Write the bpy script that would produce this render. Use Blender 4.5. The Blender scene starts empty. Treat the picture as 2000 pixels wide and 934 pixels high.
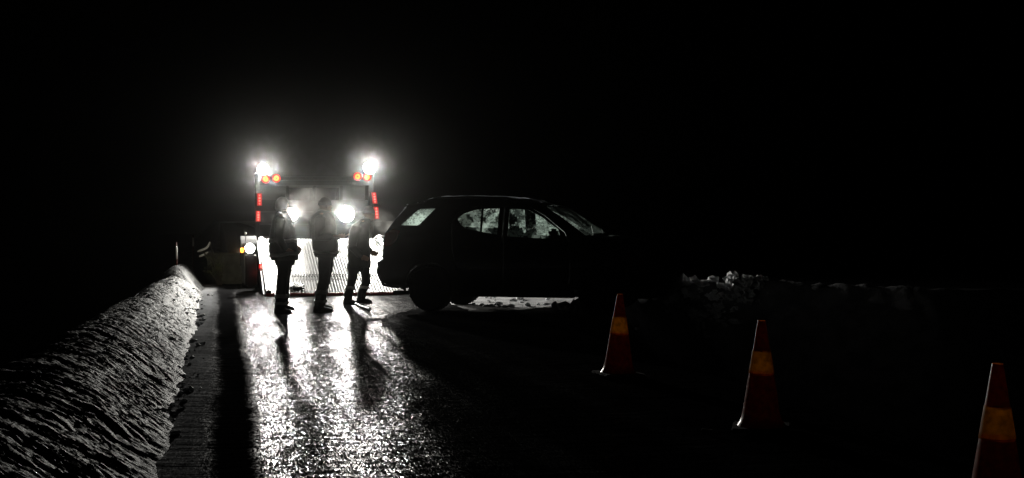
import bpy, bmesh, math, random
from mathutils import Vector, Matrix, noise
from mathutils.geometry import tessellate_polygon
random.seed(7)
C = bpy.context.scene.collection
S = bpy.context.scene
rad = math.radians

# ------------------------------------------------------------------ camera, sky, exposure
F = 2700.0                       # focal length in photo pixels (2000 wide)
CAM_H = 1.5
cam_d = bpy.data.cameras.new('camera')
cam = bpy.data.objects.new('camera', cam_d); C.objects.link(cam)
cam_d.sensor_width = 36.0
cam_d.lens = 36.0 * F / 2000.0
cam_d.clip_start = 0.05
cam_d.clip_end = 2000
cam.location = (0, 0, CAM_H)
cam.rotation_euler = (rad(90) - math.atan(44 / F), 0, 0)
S.camera = cam
S.render.engine = 'CYCLES'
S.view_settings.view_transform = 'Standard'
S.view_settings.look = 'None'
S.view_settings.exposure = 0.0
S.view_settings.gamma = 1.0
S.cycles.use_denoising = True
S.cycles.max_bounces = 6
S.cycles.volume_bounces = 0
S.cycles.transparent_max_bounces = 16
S.cycles.sample_clamp_indirect = 4.0
S.cycles.use_light_tree = True

w = bpy.data.worlds.new('World'); S.world = w; w.use_nodes = True
wn = w.node_tree.nodes; wl = w.node_tree.links
sky = wn.new('ShaderNodeTexSky'); sky.sky_type = 'NISHITA'; sky.sun_disc = False
sky.sun_elevation = rad(-9); sky.sun_rotation = rad(200)
wl.new(sky.outputs[0], wn['Background'].inputs[0])
wn['Background'].inputs[1].default_value = 0.012


def at(px, y, depth):
    """metres at a given depth for a place measured in the photograph"""
    return Vector(((px - 1000) * depth / F, depth, CAM_H - (y - 423) * depth / F))


def on_ground(px, y):
    d = F * CAM_H / (y - 423)
    return Vector(((px - 1000) * d / F, d, 0))


# ------------------------------------------------------------------ helpers
def mat(name, base=(.5, .5, .5), rough=.6, metal=0, spec=.5, emit=None, estr=0, coat=0, sheen=0,
        var=0.0, vscale=8, bump=0.0, bscale=40, base2=None):
    m = bpy.data.materials.new(name); m.use_nodes = True
    N = m.node_tree.nodes; L = m.node_tree.links
    b = N['Principled BSDF']
    b.inputs['Base Color'].default_value = (*base, 1)
    b.inputs['Roughness'].default_value = rough
    b.inputs['Metallic'].default_value = metal
    b.inputs['Specular IOR Level'].default_value = spec
    b.inputs['Coat Weight'].default_value = coat
    b.inputs['Sheen Weight'].default_value = sheen; b.inputs['Sheen Roughness'].default_value = .3
    if emit:
        b.inputs['Emission Color'].default_value = (*emit, 1)
        b.inputs['Emission Strength'].default_value = estr
    tc = N.new('ShaderNodeTexCoord')
    if base2 or var:
        nz = N.new('ShaderNodeTexNoise'); nz.inputs['Scale'].default_value = vscale
        nz.inputs['Detail'].default_value = 6
        L.new(tc.outputs['Object'], nz.inputs['Vector'])
        r = N.new('ShaderNodeValToRGB')
        b2 = base2 or tuple(max(0, c * (1 - var)) for c in base)
        r.color_ramp.elements[0].position = .35; r.color_ramp.elements[1].position = .65
        r.color_ramp.elements[0].color = (*b2, 1); r.color_ramp.elements[1].color = (*base, 1)
        L.new(nz.outputs[0], r.inputs[0]); L.new(r.outputs[0], b.inputs['Base Color'])
    if bump:
        n2 = N.new('ShaderNodeTexNoise'); n2.inputs['Scale'].default_value = bscale
        n2.inputs['Detail'].default_value = 5
        L.new(tc.outputs['Object'], n2.inputs['Vector'])
        bp = N.new('ShaderNodeBump'); bp.inputs['Strength'].default_value = 1
        bp.inputs['Distance'].default_value = bump
        L.new(n2.outputs[0], bp.inputs['Height']); L.new(bp.outputs[0], b.inputs['Normal'])
    return m


def empty(name, label, cat, loc=(0, 0, 0), rz=0, group=None):
    o = bpy.data.objects.new(name, None); C.objects.link(o)
    o.location = loc; o.rotation_euler = (0, 0, rz)
    o.empty_display_size = .2
    o['label'] = label; o['category'] = cat
    if group: o['group'] = group
    return o


def tag(o, label=None, cat=None, group=None, kind=None):
    if label: o['label'] = label
    if cat: o['category'] = cat
    if group: o['group'] = group
    if kind: o['kind'] = kind
    return o


def obj(name, bm, m, parent=None, smooth=False, loc=None):
    me = bpy.data.meshes.new(name)
    bmesh.ops.recalc_face_normals(bm, faces=bm.faces)
    if smooth:
        for f in bm.faces: f.smooth = True
    bm.to_mesh(me); bm.free()
    for mm in (m if isinstance(m, (list, tuple)) else [m]): me.materials.append(mm)
    o = bpy.data.objects.new(name, me); C.objects.link(o)
    if parent: o.parent = parent
    if loc is not None: o.location = loc
    return o


def clone(o, name=None, loc=None, parent=None, rot=None):
    c = o.copy(); C.objects.link(c)
    if loc is not None: c.location = loc
    if rot is not None: c.rotation_euler = rot
    if parent: c.parent = parent
    for ch in [x for x in S.objects if x.parent == o]:
        clone(ch, parent=c)
    return c


def box(bm, x0, x1, y0, y1, z0, z1, bev=0.0, M=None):
    g = bmesh.ops.create_cube(bm, size=1)
    vs = g['verts']
    for v in vs:
        v.co = Vector(((x0 + x1) / 2 + v.co.x * (x1 - x0), (y0 + y1) / 2 + v.co.y * (y1 - y0),
                       (z0 + z1) / 2 + v.co.z * (z1 - z0)))
    if bev:
        es = list({e for v in vs for e in v.link_edges})
        r = bmesh.ops.bevel(bm, geom=es, offset=bev, segments=2, affect='EDGES')
        vs = list({v for f in r['faces'] for v in f.verts} | {v for v in vs if v.is_valid})
    if M is not None:
        for v in vs: v.co = M @ v.co
    return vs


def ring_loft(bm, rings, cap=True):
    prev = None; first = None
    for r in rings:
        vs = [bm.verts.new(p) for p in r]
        if prev:
            n = len(vs)
            for i in range(n):
                bm.faces.new((prev[i], prev[(i + 1) % n], vs[(i + 1) % n], vs[i]))
        else: first = vs
        prev = vs
    if cap:
        bm.faces.new(first); bm.faces.new(prev)


def tube(bm, pts, radii, n=12, ends=True):
    """round tube through points, tapered, with rounded ends"""
    pts = [Vector(p) for p in pts]
    if not hasattr(radii, '__len__'): radii = [radii] * len(pts)
    rings = []
    P = list(pts); R = list(radii)
    if ends:
        d0 = (pts[0] - pts[1]).normalized(); d1 = (pts[-1] - pts[-2]).normalized()
        pre = [(pts[0] + d0 * R[0] * math.sin(a), R[0] * math.cos(a)) for a in (1.35, 1.0, .5)]
        post = [(pts[-1] + d1 * R[-1] * math.sin(a), R[-1] * math.cos(a)) for a in (.5, 1.0, 1.35)]
        P = [p for p, _ in pre] + P + [p for p, _ in post]
        R = [r for _, r in pre] + R + [r for _, r in post]
    up = None
    for i, p in enumerate(P):
        a = P[max(0, i - 1)]; b = P[min(len(P) - 1, i + 1)]
        t = (b - a).normalized()
        if up is None:
            up = Vector((0, 0, 1)) if abs(t.z) < .9 else Vector((0, 1, 0))
        s = t.cross(up).normalized(); up = s.cross(t).normalized()
        rings.append([p + (s * math.cos(k * math.tau / n) + up * math.sin(k * math.tau / n)) * R[i] for k in range(n)])
    ring_loft(bm, rings)


def lathe(bm, prof, axis='z', n=24, centre=(0, 0, 0)):
    """prof: list of (r, h)"""
    c = Vector(centre); rings = []
    for r, h in prof:
        ring = []
        for k in range(n):
            a = k * math.tau / n
            if axis == 'z': p = Vector((r * math.cos(a), r * math.sin(a), h))
            elif axis == 'y': p = Vector((r * math.cos(a), h, r * math.sin(a)))
            else: p = Vector((h, r * math.cos(a), r * math.sin(a)))
            ring.append(c + p)
        rings.append(ring)
    ring_loft(bm, rings)


def blob(bm, c, r, sub=2, rough=.25, seed=0):
    g = bmesh.ops.create_icosphere(bm, subdivisions=sub, radius=1)
    for v in g['verts']:
        d = v.co.copy()
        k = 1 + rough * noise.noise(d * 1.7 + Vector((seed, seed * 2.1, 0)))
        v.co = Vector(c) + Vector((d.x * r[0], d.y * r[1], d.z * r[2])) * k


def spot(name, loc, target, power, size=110, blend=.8, color=(1, .97, .9), radius=.06):
    l = bpy.data.lights.new(name, 'SPOT'); l.energy = power; l.spot_size = rad(size); l.spot_blend = blend
    l.color = color; l.shadow_soft_size = radius
    o = bpy.data.objects.new(name, l); C.objects.link(o); o.location = loc
    d = Vector(target) - Vector(loc)
    o.rotation_euler = d.to_track_quat('-Z', 'Y').to_euler()
    return o


def point(name, loc, power, color, radius=.04):
    l = bpy.data.lights.new(name, 'POINT'); l.energy = power; l.color = color; l.shadow_soft_size = radius
    o = bpy.data.objects.new(name, l); C.objects.link(o); o.location = loc
    return o


def lerp_tab(tab, x):
    if x <= tab[0][0]: return tab[0][1]
    for (a, va), (b, vb) in zip(tab, tab[1:]):
        if x <= b:
            t = (x - a) / (b - a); t = t * t * (3 - 2 * t)
            return va + (vb - va) * t
    return tab[-1][1]


# ------------------------------------------------------------------ road frame: u to the right of the left road edge, s along the road
ROAD_A = math.atan2(.206, .978)
P0 = Vector((-5.03, 21.9, 0))
U = Vector((math.cos(ROAD_A), math.sin(ROAD_A), 0)); D = Vector((-math.sin(ROAD_A), math.cos(ROAD_A), 0))


def us(p):
    r = Vector((p[0], p[1], 0)) - P0
    return r.dot(U), r.dot(D)


def from_us(u, s, z=0):
    return P0 + U * u + D * s + Vector((0, 0, z))


ROAD_W = 4.95
CREST = [(4.95, -60), (4.95, -5), (6.0, -1.5), (9.1, 3.3), (10.8, 2.9), (13.6, 1.4), (20, .8), (400, 22)]
AMP = [.0, .0, .04, .15, .22, .10, .05, .03]


def crest(u, s):
    """signed distance (positive = far side of the plough berm) and the berm's height at the nearest place"""
    best = None
    for i in range(len(CREST) - 1):
        a = Vector(CREST[i]); b = Vector(CREST[i + 1]); p = Vector((u, s))
        ab = b - a; t = max(0, min(1, (p - a).dot(ab) / ab.length_squared))
        q = a + ab * t; d = (p - q).length
        if best is None or d < best[0]:
            side = ab.x * (p.y - a.y) - ab.y * (p.x - a.x)     # >0: left of the line
            best = (d, side, AMP[i] + (AMP[i + 1] - AMP[i]) * t)
    return best[0] * (-1 if best[1] > 0 else 1), best[2]


def fbm(x, y, z=0.0, o=4):
    return noise.fractal(Vector((x, y, z)), 1.0, 2.0, o)


def ground_z(u, s):
    if -0.2 <= u <= ROAD_W + .005:
        k = max(0, min(1, (u - 4.1) / .3)) * max(0, min(1, (s + 1.3) / .4)) * max(0, min(1, (8 - s) / 2))
        return -.03 + k * (.045 + .02 * fbm(u * 3, s * 3))
    if u < 0:
        z = -.03 - max(0, min(4.0, (-u - 1.2) * .8))  # drop shaped so the ground beyond the bank stays unlit
        return z + .05 * fbm(u * .4, s * .4)
    d, a = crest(u, s)
    if d <= 0:
        z = a * math.exp(-(d / .55) ** 2) + .012
        z += .035 * fbm(u * 1.5, s * 1.5) * min(1, (u - ROAD_W) * 2)
    else:
        z = a * math.exp(-(d / .35) ** 2) - min(9, 1.15 * d) + (.012 if s > -1 else -.03)  # steepened drop, shaped to keep this slope out of the lamplight
        z += .05 * fbm(u * .9, s * .9)
    z += a * .55 * abs(fbm(u * 3.1, s * 3.1, 3)) * math.exp(-(d / .6) ** 2)
    return z


# ------------------------------------------------------------------ materials of the setting
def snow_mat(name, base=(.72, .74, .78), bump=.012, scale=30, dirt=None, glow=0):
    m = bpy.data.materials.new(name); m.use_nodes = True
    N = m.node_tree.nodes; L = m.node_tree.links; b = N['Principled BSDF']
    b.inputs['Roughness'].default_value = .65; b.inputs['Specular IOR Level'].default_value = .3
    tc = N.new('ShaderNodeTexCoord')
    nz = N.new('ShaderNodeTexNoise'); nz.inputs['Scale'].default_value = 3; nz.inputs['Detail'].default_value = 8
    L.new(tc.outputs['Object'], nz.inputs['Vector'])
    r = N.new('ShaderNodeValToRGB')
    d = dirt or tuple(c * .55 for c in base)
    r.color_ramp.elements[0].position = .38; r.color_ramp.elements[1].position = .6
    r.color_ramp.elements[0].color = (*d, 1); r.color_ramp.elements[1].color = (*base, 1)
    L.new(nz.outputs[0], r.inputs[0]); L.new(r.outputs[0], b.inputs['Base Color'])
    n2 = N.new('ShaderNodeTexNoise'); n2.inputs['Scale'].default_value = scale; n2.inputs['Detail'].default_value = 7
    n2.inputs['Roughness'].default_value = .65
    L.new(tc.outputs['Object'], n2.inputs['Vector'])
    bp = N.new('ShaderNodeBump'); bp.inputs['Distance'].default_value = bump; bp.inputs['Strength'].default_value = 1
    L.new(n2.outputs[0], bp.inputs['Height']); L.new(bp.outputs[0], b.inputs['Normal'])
    if glow:                     # light passes through thin snow
        t = N.new('ShaderNodeBsdfTranslucent'); t.inputs[0].default_value = (*base, 1); mx = N.new('ShaderNodeMixShader'); mx.inputs[0].default_value = glow
        L.new(b.outputs[0], mx.inputs[1]); L.new(t.outputs[0], mx.inputs[2]); L.new(mx.outputs[0], N['Material Output'].inputs[0])
    return m


M_LUMP = snow_mat('lump_snow', base=(.9, .92, .94), glow=.04)
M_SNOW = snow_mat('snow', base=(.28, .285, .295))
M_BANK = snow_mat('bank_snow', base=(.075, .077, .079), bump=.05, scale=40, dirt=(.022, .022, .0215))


def road_mat():
    m = bpy.data.materials.new('icy_asphalt'); m.use_nodes = True
    N = m.node_tree.nodes; L = m.node_tree.links; b = N['Principled BSDF']
    tc = N.new('ShaderNodeTexCoord'); sep = N.new('ShaderNodeSeparateXYZ')
    L.new(tc.outputs['Object'], sep.inputs[0])

    def math_n(op, a, c=None, clamp=False):
        n = N.new('ShaderNodeMath'); n.operation = op; n.use_clamp = clamp
        for i, v in enumerate((a, c)):
            if v is None: continue
            if isinstance(v, (int, float)): n.inputs[i].default_value = v
            else: L.new(v, n.inputs[i])
        return n.outputs[0]

    def noise_n(scale, detail=4, rough=.5, vec=None):
        n = N.new('ShaderNodeTexNoise'); n.inputs['Scale'].default_value = scale
        n.inputs['Detail'].default_value = detail; n.inputs['Roughness'].default_value = rough
        L.new(vec or tc.outputs['Object'], n.inputs['Vector']); return n.outputs[0]

    st = N.new('ShaderNodeMapping'); st.inputs['Scale'].default_value = (1.0, .12, 1)   # stretched along the road
    L.new(tc.outputs['Object'], st.inputs[0])
    edge = noise_n(1.6, 5, .6, st.outputs[0])
    fine = noise_n(9, 6, .65)
    u = math_n('ADD', sep.outputs[0], math_n('MULTIPLY', math_n('SUBTRACT', edge, .5), .30))
    u = math_n('ADD', u, math_n('MULTIPLY', math_n('SUBTRACT', fine, .5), .16))

    def across(stops):
        ramp = N.new('ShaderNodeValToRGB'); L.new(math_n('DIVIDE', u, ROAD_W), ramp.inputs[0])
        e = ramp.color_ramp.elements
        while len(e) > 1: e.remove(e[-1])
        e[0].position = 0; e[0].color = (stops[0][1],) * 3 + (1,)
        for p, v in stops[1:]:
            k = e.new(p); k.color = (v, v, v, 1)
        return ramp.outputs[0]
    isn = across([(0, .9), (.045, .8), (.075, 0), (1, 0)])                           # packed snow along the bank
    bare = across([(0, .85), (.055, .8), (.065, .7), (.08, 1), (.122, 1), (.15, .0), (.50, .05), (.62, .35), (.8, .62), (1, .7)])   # dry asphalt
    big = noise_n(2.2, 6, .6, st.outputs[0])
    patch = math_n('MULTIPLY', math_n('SUBTRACT', big, .5), 5, True)
    mix = N.new('ShaderNodeMix'); mix.data_type = 'RGBA'
    mix.inputs[6].default_value = (.011, .011, .0115, 1); mix.inputs[7].default_value = (.30, .305, .315, 1)
    L.new(isn, mix.inputs[0]); L.new(mix.outputs[2], b.inputs['Base Color'])
    rg = math_n('ADD', math_n('MULTIPLY', bare, .45), .14)
    rg = math_n('ADD', rg, math_n('MULTIPLY', patch, .10), True)
    L.new(rg, b.inputs['Roughness'])
    # crushed ice: every grain is a small facet with a tilt and a wetness of its own
    def grains(sx, sy, tx, ty):
        mp = N.new('ShaderNodeMapping'); mp.inputs['Scale'].default_value = (sx, sy, 1)
        L.new(tc.outputs['Object'], mp.inputs[0])
        wob = N.new('ShaderNodeVectorMath'); wob.operation = 'MULTIPLY_ADD'; wob.inputs[1].default_value = (.9, .9, 0)
        nz = N.new('ShaderNodeTexNoise'); nz.inputs['Scale'].default_value = 1.7; nz.inputs['Detail'].default_value = 2
        L.new(mp.outputs[0], nz.inputs['Vector']); L.new(nz.outputs['Color'], wob.inputs[0]); L.new(mp.outputs[0], wob.inputs[2])
        vo = N.new('ShaderNodeTexVoronoi'); vo.voronoi_dimensions = '2D'; vo.inputs['Scale'].default_value = 1
        L.new(wob.outputs[0], vo.inputs['Vector'])
        sb = N.new('ShaderNodeVectorMath'); sb.operation = 'SUBTRACT'; sb.inputs[1].default_value = (.5, .5, .5)
        L.new(vo.outputs['Color'], sb.inputs[0])
        ab = N.new('ShaderNodeVectorMath'); ab.operation = 'ABSOLUTE'; L.new(sb.outputs[0], ab.inputs[0])
        sq = N.new('ShaderNodeVectorMath'); sq.operation = 'MULTIPLY'; L.new(sb.outputs[0], sq.inputs[0]); L.new(ab.outputs[0], sq.inputs[1])
        ml = N.new('ShaderNodeVectorMath'); ml.operation = 'MULTIPLY'; ml.inputs[1].default_value = (4 * tx, 4 * ty, 0)
        L.new(sq.outputs[0], ml.inputs[0])
        return ml.outputs[0], vo.outputs['Color']
    v1, c1 = grains(165, 32, .14, .085)
    v2, c2 = grains(70, 14, .05, .035)
    ad = N.new('ShaderNodeVectorMath'); ad.operation = 'ADD'; L.new(v1, ad.inputs[0]); L.new(v2, ad.inputs[1])
    ge = N.new('ShaderNodeNewGeometry')
    a2 = N.new('ShaderNodeVectorMath'); a2.operation = 'ADD'; L.new(ad.outputs[0], a2.inputs[0]); L.new(ge.outputs['Normal'], a2.inputs[1])
    nr = N.new('ShaderNodeVectorMath'); nr.operation = 'NORMALIZE'; L.new(a2.outputs[0], nr.inputs[0])
    sc_ = N.new('ShaderNodeSeparateXYZ'); L.new(c1, sc_.inputs[0])
    wet = math_n('MULTIPLY', math_n('SUBTRACT', sc_.outputs[2], .42), 2.4, True)
    lane = N.new('ShaderNodeMapping'); lane.inputs['Scale'].default_value = (2.6, .10, 1); L.new(tc.outputs['Object'], lane.inputs[0])
    ln_ = math_n('MULTIPLY', math_n('SUBTRACT', noise_n(1.5, 6, .6, lane.outputs[0]), .30), 3.0, True)        # tyre-worn lanes
    blot = math_n('ADD', math_n('MULTIPLY', noise_n(1.1, 5, .6), 1.2), .0, True)
    sp = math_n('MULTIPLY', math_n('MULTIPLY', wet, math_n('MULTIPLY', ln_, math_n('MULTIPLY', blot, .78))), math_n('SUBTRACT', 1, bare, True), True)
    b.inputs['Specular IOR Level'].default_value = .35
    dry = N.new('ShaderNodeBsdfDiffuse'); L.new(mix.outputs[2], dry.inputs[0])           # dry grains and asphalt between the wet ones
    cover = N.new('ShaderNodeMixShader'); L.new(sp, cover.inputs[0]); L.new(dry.outputs[0], cover.inputs[1]); L.new(b.outputs[0], cover.inputs[2])
    L.new(cover.outputs[0], N['Material Output'].inputs[0])
    mp2 = N.new('ShaderNodeMapping'); mp2.inputs['Scale'].default_value = (.5, 1.6, 1)
    L.new(tc.outputs['Object'], mp2.inputs[0])
    g2 = noise_n(4, 3, .5, mp2.outputs[0])
    bp = N.new('ShaderNodeBump'); bp.inputs['Strength'].default_value = 1; bp.inputs['Distance'].default_value = .022
    L.new(g2, bp.inputs['Height']); L.new(nr.outputs[0], bp.inputs['Normal']); L.new(bp.outputs[0], b.inputs['Normal']); L.new(bp.outputs[0], dry.inputs['Normal'])
    return m


M_ROAD = road_mat()


def spaced(vals):
    out = []
    for a, b, st in vals:
        n = max(1, round((b - a) / st))
        out += [a + (b - a) * i / n for i in range(n)]
    return out + [vals[-1][1]]


def grid(bm, us_, ss, fz):
    rows = []
    for s in ss:
        rows.append([bm.verts.new((u, s, fz(u, s))) for u in us_])
    for r0, r1 in zip(rows, rows[1:]):
        for i in range(len(us_) - 1):
            bm.faces.new((r0[i], r0[i + 1], r1[i + 1], r1[i]))


# ground: one sheet out to the horizon
bm = bmesh.new()
grid(bm, spaced([(-420, -40, 38), (-40, -6, 2), (-6, 0, .4), (0, 4.05, 1.35), (4.05, ROAD_W, .09), (ROAD_W, 14, .09), (14, 40, .8), (40, 420, 38)]),
     spaced([(-420, -40, 38), (-40, -24, 1.5), (-24, -4, .3), (-4, 6, .09), (6, 20, .4), (20, 60, 2), (60, 420, 40)]), ground_z)
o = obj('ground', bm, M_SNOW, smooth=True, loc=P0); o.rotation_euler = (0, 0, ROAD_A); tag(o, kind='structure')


def road_z(u, s):
    z = .012 * fbm(u * .8, s * .35, 5) - .012 * math.exp(-((u - .5) / .25) ** 2)
    return z + .006 * fbm(u * 3, s * 2, 9, 3)


bm = bmesh.new()
grid(bm, spaced([(-.12, ROAD_W, .06)]), spaced([(-60, -22, 1), (-22, 8, .09), (8, 30, .4), (30, 300, 6)]), road_z)
o = obj('road', bm, M_ROAD, smooth=True, loc=P0); o.rotation_euler = (0, 0, ROAD_A); tag(o, kind='structure')

# ploughed snow bank on the left
CR = [(-22, -1.25), (-12, -1.05), (-6, -.92), (0, -.62), (4, -.50), (9, -.5)]
HT = [(-22, .44), (-12, .42), (-6, .41), (0, .40), (3.6, .41), (4.5, .20), (5.0, .24), (6.4, .50), (8.0, .44), (9.4, .0)]


def bank_pt(t, s):
    """t 0..1 from the road edge over the crest and down the far side"""
    c = lerp_tab(CR, s) + .10 * fbm(s * .35, 2.2); h = lerp_tab(HT, s) * (1 + .08 * fbm(s * .55, 7.7))
    if t < .6:
        k = t / .6
        u = c * k ** 1.15 + .06 * fbm(s * 1.2, 4.4) * (1 - k) + .05
        z = h * (.55 * math.sin(k * math.pi / 2) ** 1.1 + .45 * (.5 - .5 * math.cos(math.pi * k)))
        z += .03 * fbm(u * 1.1, s * .8, 6.1) * min(1, k * 2.2) * min(1, h * 3)
    else:
        k = (t - .6) / .4
        u = c - 1.1 * k; z = h - (h + .9) * k ** 1.3
    # wind-carved ribs that run across the bank, sagging towards the viewer
    q = s * 3.4 + 1.1 * abs(t - .55) * 4 + .9 * fbm(t * 3, s * .6, 1)
    def ridge(a, b, c): return .5 - abs(noise.noise(Vector((a, b, c)))) * 2
    rib = .55 * noise.noise(Vector((q * 1.3, t * 1.8, .3))) + .42 * ridge(q * 2.4, t * 2.6, 4.3) + .34 * ridge(q * 5.5, t * 7, 8.3) + .40 * ridge(q * 12, t * 17, 2.3)
    amp = (.026 + .016 * max(0, min(1, (-4 - s) / 8))) * min(1, .25 + t * 6)
    z += amp * rib * (.5 + .5 * min(1, h * 3)); u -= amp * .5 * rib
    return u, z


bm = bmesh.new()
ss = spaced([(-22, -16.5, .08), (-16.5, 9.5, .022)]); tt = [i / 90 for i in range(91)]
rows = []
for s in ss:
    r = []
    for t in tt:
        u, z = bank_pt(t, s); r.append(bm.verts.new((u, s, z)))
    rows.append(r)
for r0, r1 in zip(rows, rows[1:]):
    for i in range(90): bm.faces.new((r0[i], r0[i + 1], r1[i + 1], r1[i]))
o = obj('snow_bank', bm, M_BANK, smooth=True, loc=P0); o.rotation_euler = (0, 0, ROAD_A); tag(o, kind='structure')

# broken snow thrown up along the berm and in front of the car wheel
bm = bmesh.new()
for k in range(260):
    i = random.choice((1, 2, 2, 2, 2, 2, 3))
    a = Vector(CREST[i]); b = Vector(CREST[i + 1]); t = random.random()
    if i == 1: t = .75 + .25 * t
    if i == 3: t *= .4
    p = a + (b - a) * t + Vector((random.gauss(-.1, .16), random.gauss(.1, .16)))
    r = random.choice((.03, .045, .06, .09, .12))
    w_ = from_us(p.x, p.y, ground_z(p.x, p.y) + r * .35)
    blob(bm, w_, (r * random.uniform(.8, 1.5), r * random.uniform(.8, 1.3), r * random.uniform(.6, 1.2)), 1, .8, k)
for k in range(260):                                  # the ragged heap beyond the car's nose
    t = random.random() ** 1.3; p = Vector((8.75, 2.75)).lerp(Vector((10.7, 2.95)), t) + Vector((random.gauss(0, .10), random.gauss(0, .12)))
    r = random.choice((.02, .03, .04, .05, .07, .09)); z = ground_z(p.x, p.y)
    blob(bm, from_us(p.x, p.y, z + r * .3 - .05 - .12 * (1 - t) + random.random() ** 2 * .13), (r * random.uniform(.7, 1.5), r * random.uniform(.7, 1.2), r * random.uniform(.6, 1.1)), 2, 1.3, k + 900)
for k in range(70):                                   # along the verge behind the car
    p = Vector((random.uniform(4.5, 6.3), random.uniform(-.6, 3.5))); r = random.choice((.012, .02, .03, .05))
    blob(bm, from_us(p.x, p.y, ground_z(p.x, p.y) + r * .3), (r * 1.4, r, r * .8), 1, .8, k + 300)
for k in range(220):                                  # lumps lying on the bank
    s_ = random.uniform(-8, 4); t_ = random.uniform(.05, .62); u_, z_ = bank_pt(t_, s_); r = random.choice((.006, .008, .010, .014, .022))
    blob(bm, from_us(u_, s_, z_ + r * .3), (r * 1.3, r * 1.1, r * .8), 1, .8, k + 2000)
for k in range(160):                                  # crumbs along the foot of the left bank
    p = Vector((random.gauss(.04, .07), random.uniform(-13, 4.5))); r = random.choice((.008, .012, .02, .03))
    blob(bm, from_us(p.x, p.y, r * .3), (r * 1.3, r, r * .8), 1, .8, k + 500)
o = obj('snow_rubble', bm, M_LUMP); tag(o, 'loose broken lumps of snow along the ploughed edges', kind='stuff')

# ------------------------------------------------------------------ materials of things
M_BLACK = mat('black_rubber', (.012, .012, .012), .8, bump=.002, bscale=60)
M_STEEL = mat('dark_painted_steel', (.014, .014, .015), .5, bump=.0015, bscale=30, var=.4)
M_GALV = mat('galvanised_steel', (.45, .45, .44), .42, metal=.7, var=.45, vscale=5, bump=.001, bscale=25)
M_ALU = mat('worn_aluminium', (.078, .078, .075), .5, metal=.2, base2=(.03, .031, .029), vscale=3.0, bump=.003, bscale=45)
M_REDP = mat('red_paint', (.35, .012, .012), .4, var=.4)
M_CAB = mat('dark_cab_paint', (.05, .05, .055), .35, coat=.5, var=.2)
M_LENS = mat('white_lamp_lens', (.9, .9, .9), .2, emit=(1, .97, .92), estr=60)
M_RED1 = mat('red_lamp_core', (.3, .01, .01), .3, emit=(1, .15, .018), estr=4.0)
M_RED2 = mat('red_lamp_edge', (.3, .01, .01), .3, emit=(1, .03, .03), estr=.30)
M_RED3 = mat('red_halo_ring', (.3, .01, .01), .3, emit=(1, .03, .025), estr=.9)  # glowing ring that imitates the red halo round each lamp
M_REDHOT = mat('red_tail_strip', (.3, .01, .01), .3, emit=(1, .13, .10), estr=4.0)
M_AMBER = mat('amber_lamp', (.5, .15, .01), .3, emit=(1, .28, .03), estr=6)
M_TAPE = mat('reflective_tape', (.62, .62, .60), .45, metal=.2, var=.25, vscale=60)
M_DARKGLASS = mat('dark_glass', (.01, .01, .012), .08)

# ------------------------------------------------------------------ recovery truck with its ramp down
TR_A = rad(12.6)
TR_O = Vector((-3.33, 26.10, 0))
truck = empty('recovery_truck', 'recovery truck seen from behind with lit lamps and its ribbed loading ramp lowered', 'truck', TR_O, TR_A)
TM = Matrix.Translation(TR_O) @ Matrix.Rotation(TR_A, 4, 'Z')
RW = 1.25                                  # half width of the ramp
RL, RH, HINGE = 3.3, 1.0, .98
slope = math.atan2(RH - .05, RL)


def ramp_z(y): return .05 + (RH - .05) * y / RL


def ramp_panel(y0, y1, off):
    bm = bmesh.new()
    z0, z1 = ramp_z(y0), ramp_z(y1)
    # plate
    vs = box(bm, -RW + .05, RW - .05, 0, 1, -.05, 0)
    for v in vs:
        v.co = Vector((v.co.x, y0 + (y1 - y0) * v.co.y, z0 + (z1 - z0) * v.co.y + v.co.z + off))
    n = 44; p = (2 * RW - .12) / n
    for i in range(n):
        x = -RW + .06 + p * (i + .5)
        vs = box(bm, x - p * .27, x + p * .27, 0, 1, -.002, .028)
        for v in vs:
            if v.co.z > .01: v.co.x = x + (v.co.x - x) * .55
            v.co = Vector((v.co.x, y0 + .012 + (y1 - y0 - .024) * v.co.y, z0 + (z1 - z0) * v.co.y + v.co.z + off))
    return bm


flap = obj('ramp_flap', ramp_panel(.0, HINGE - .30, 0), M_ALU, truck)
obj('ramp_flap', ramp_panel(HINGE - .275, HINGE - .02, 0), M_ALU, truck)
bed = obj('ramp_bed', ramp_panel(HINGE + .02, RL, .004), M_ALU, truck)
for sx in (-1, 1):                          # side rails of the ramp
    bm = bmesh.new()
    for y0, y1 in ((.02, HINGE - .01), (HINGE + .01, RL)):
        vs = box(bm, sx * RW - .05, sx * RW + .05, 0, 1, -.14, .06)
        for v in vs:
            drop = 0 if v.co.z > 0 else min(0, 0)
            v.co = Vector((v.co.x, y0 + (y1 - y0) * v.co.y, max(.012, ramp_z(y0) + (ramp_z(y1) - ramp_z(y0)) * v.co.y + v.co.z)))
    rail = obj('ramp_rail', bm, M_STEEL, truck)
    bm = bmesh.new()
    vs = box(bm, sx * RW - .012, sx * RW + .012, 0, 1, .062, .074)
    for v in vs: v.co = Vector((v.co.x, .05 + (RL - .05) * v.co.y, ramp_z(.05) + (ramp_z(RL) - ramp_z(.05)) * v.co.y + v.co.z))
    obj('edge_trim', bm, M_GALV, rail)
bm = bmesh.new(); box(bm, -RW - .05, RW + .05, -.05, .0, .012, .065, .006)
obj('ramp_lip', bm, M_REDP, truck)
bm = bmesh.new(); tube(bm, [(-RW + .06, HINGE, ramp_z(HINGE) - .01), (RW - .06, HINGE, ramp_z(HINGE) - .01)], .022, 10)
obj('hinge_bar', bm, M_STEEL, truck)
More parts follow.
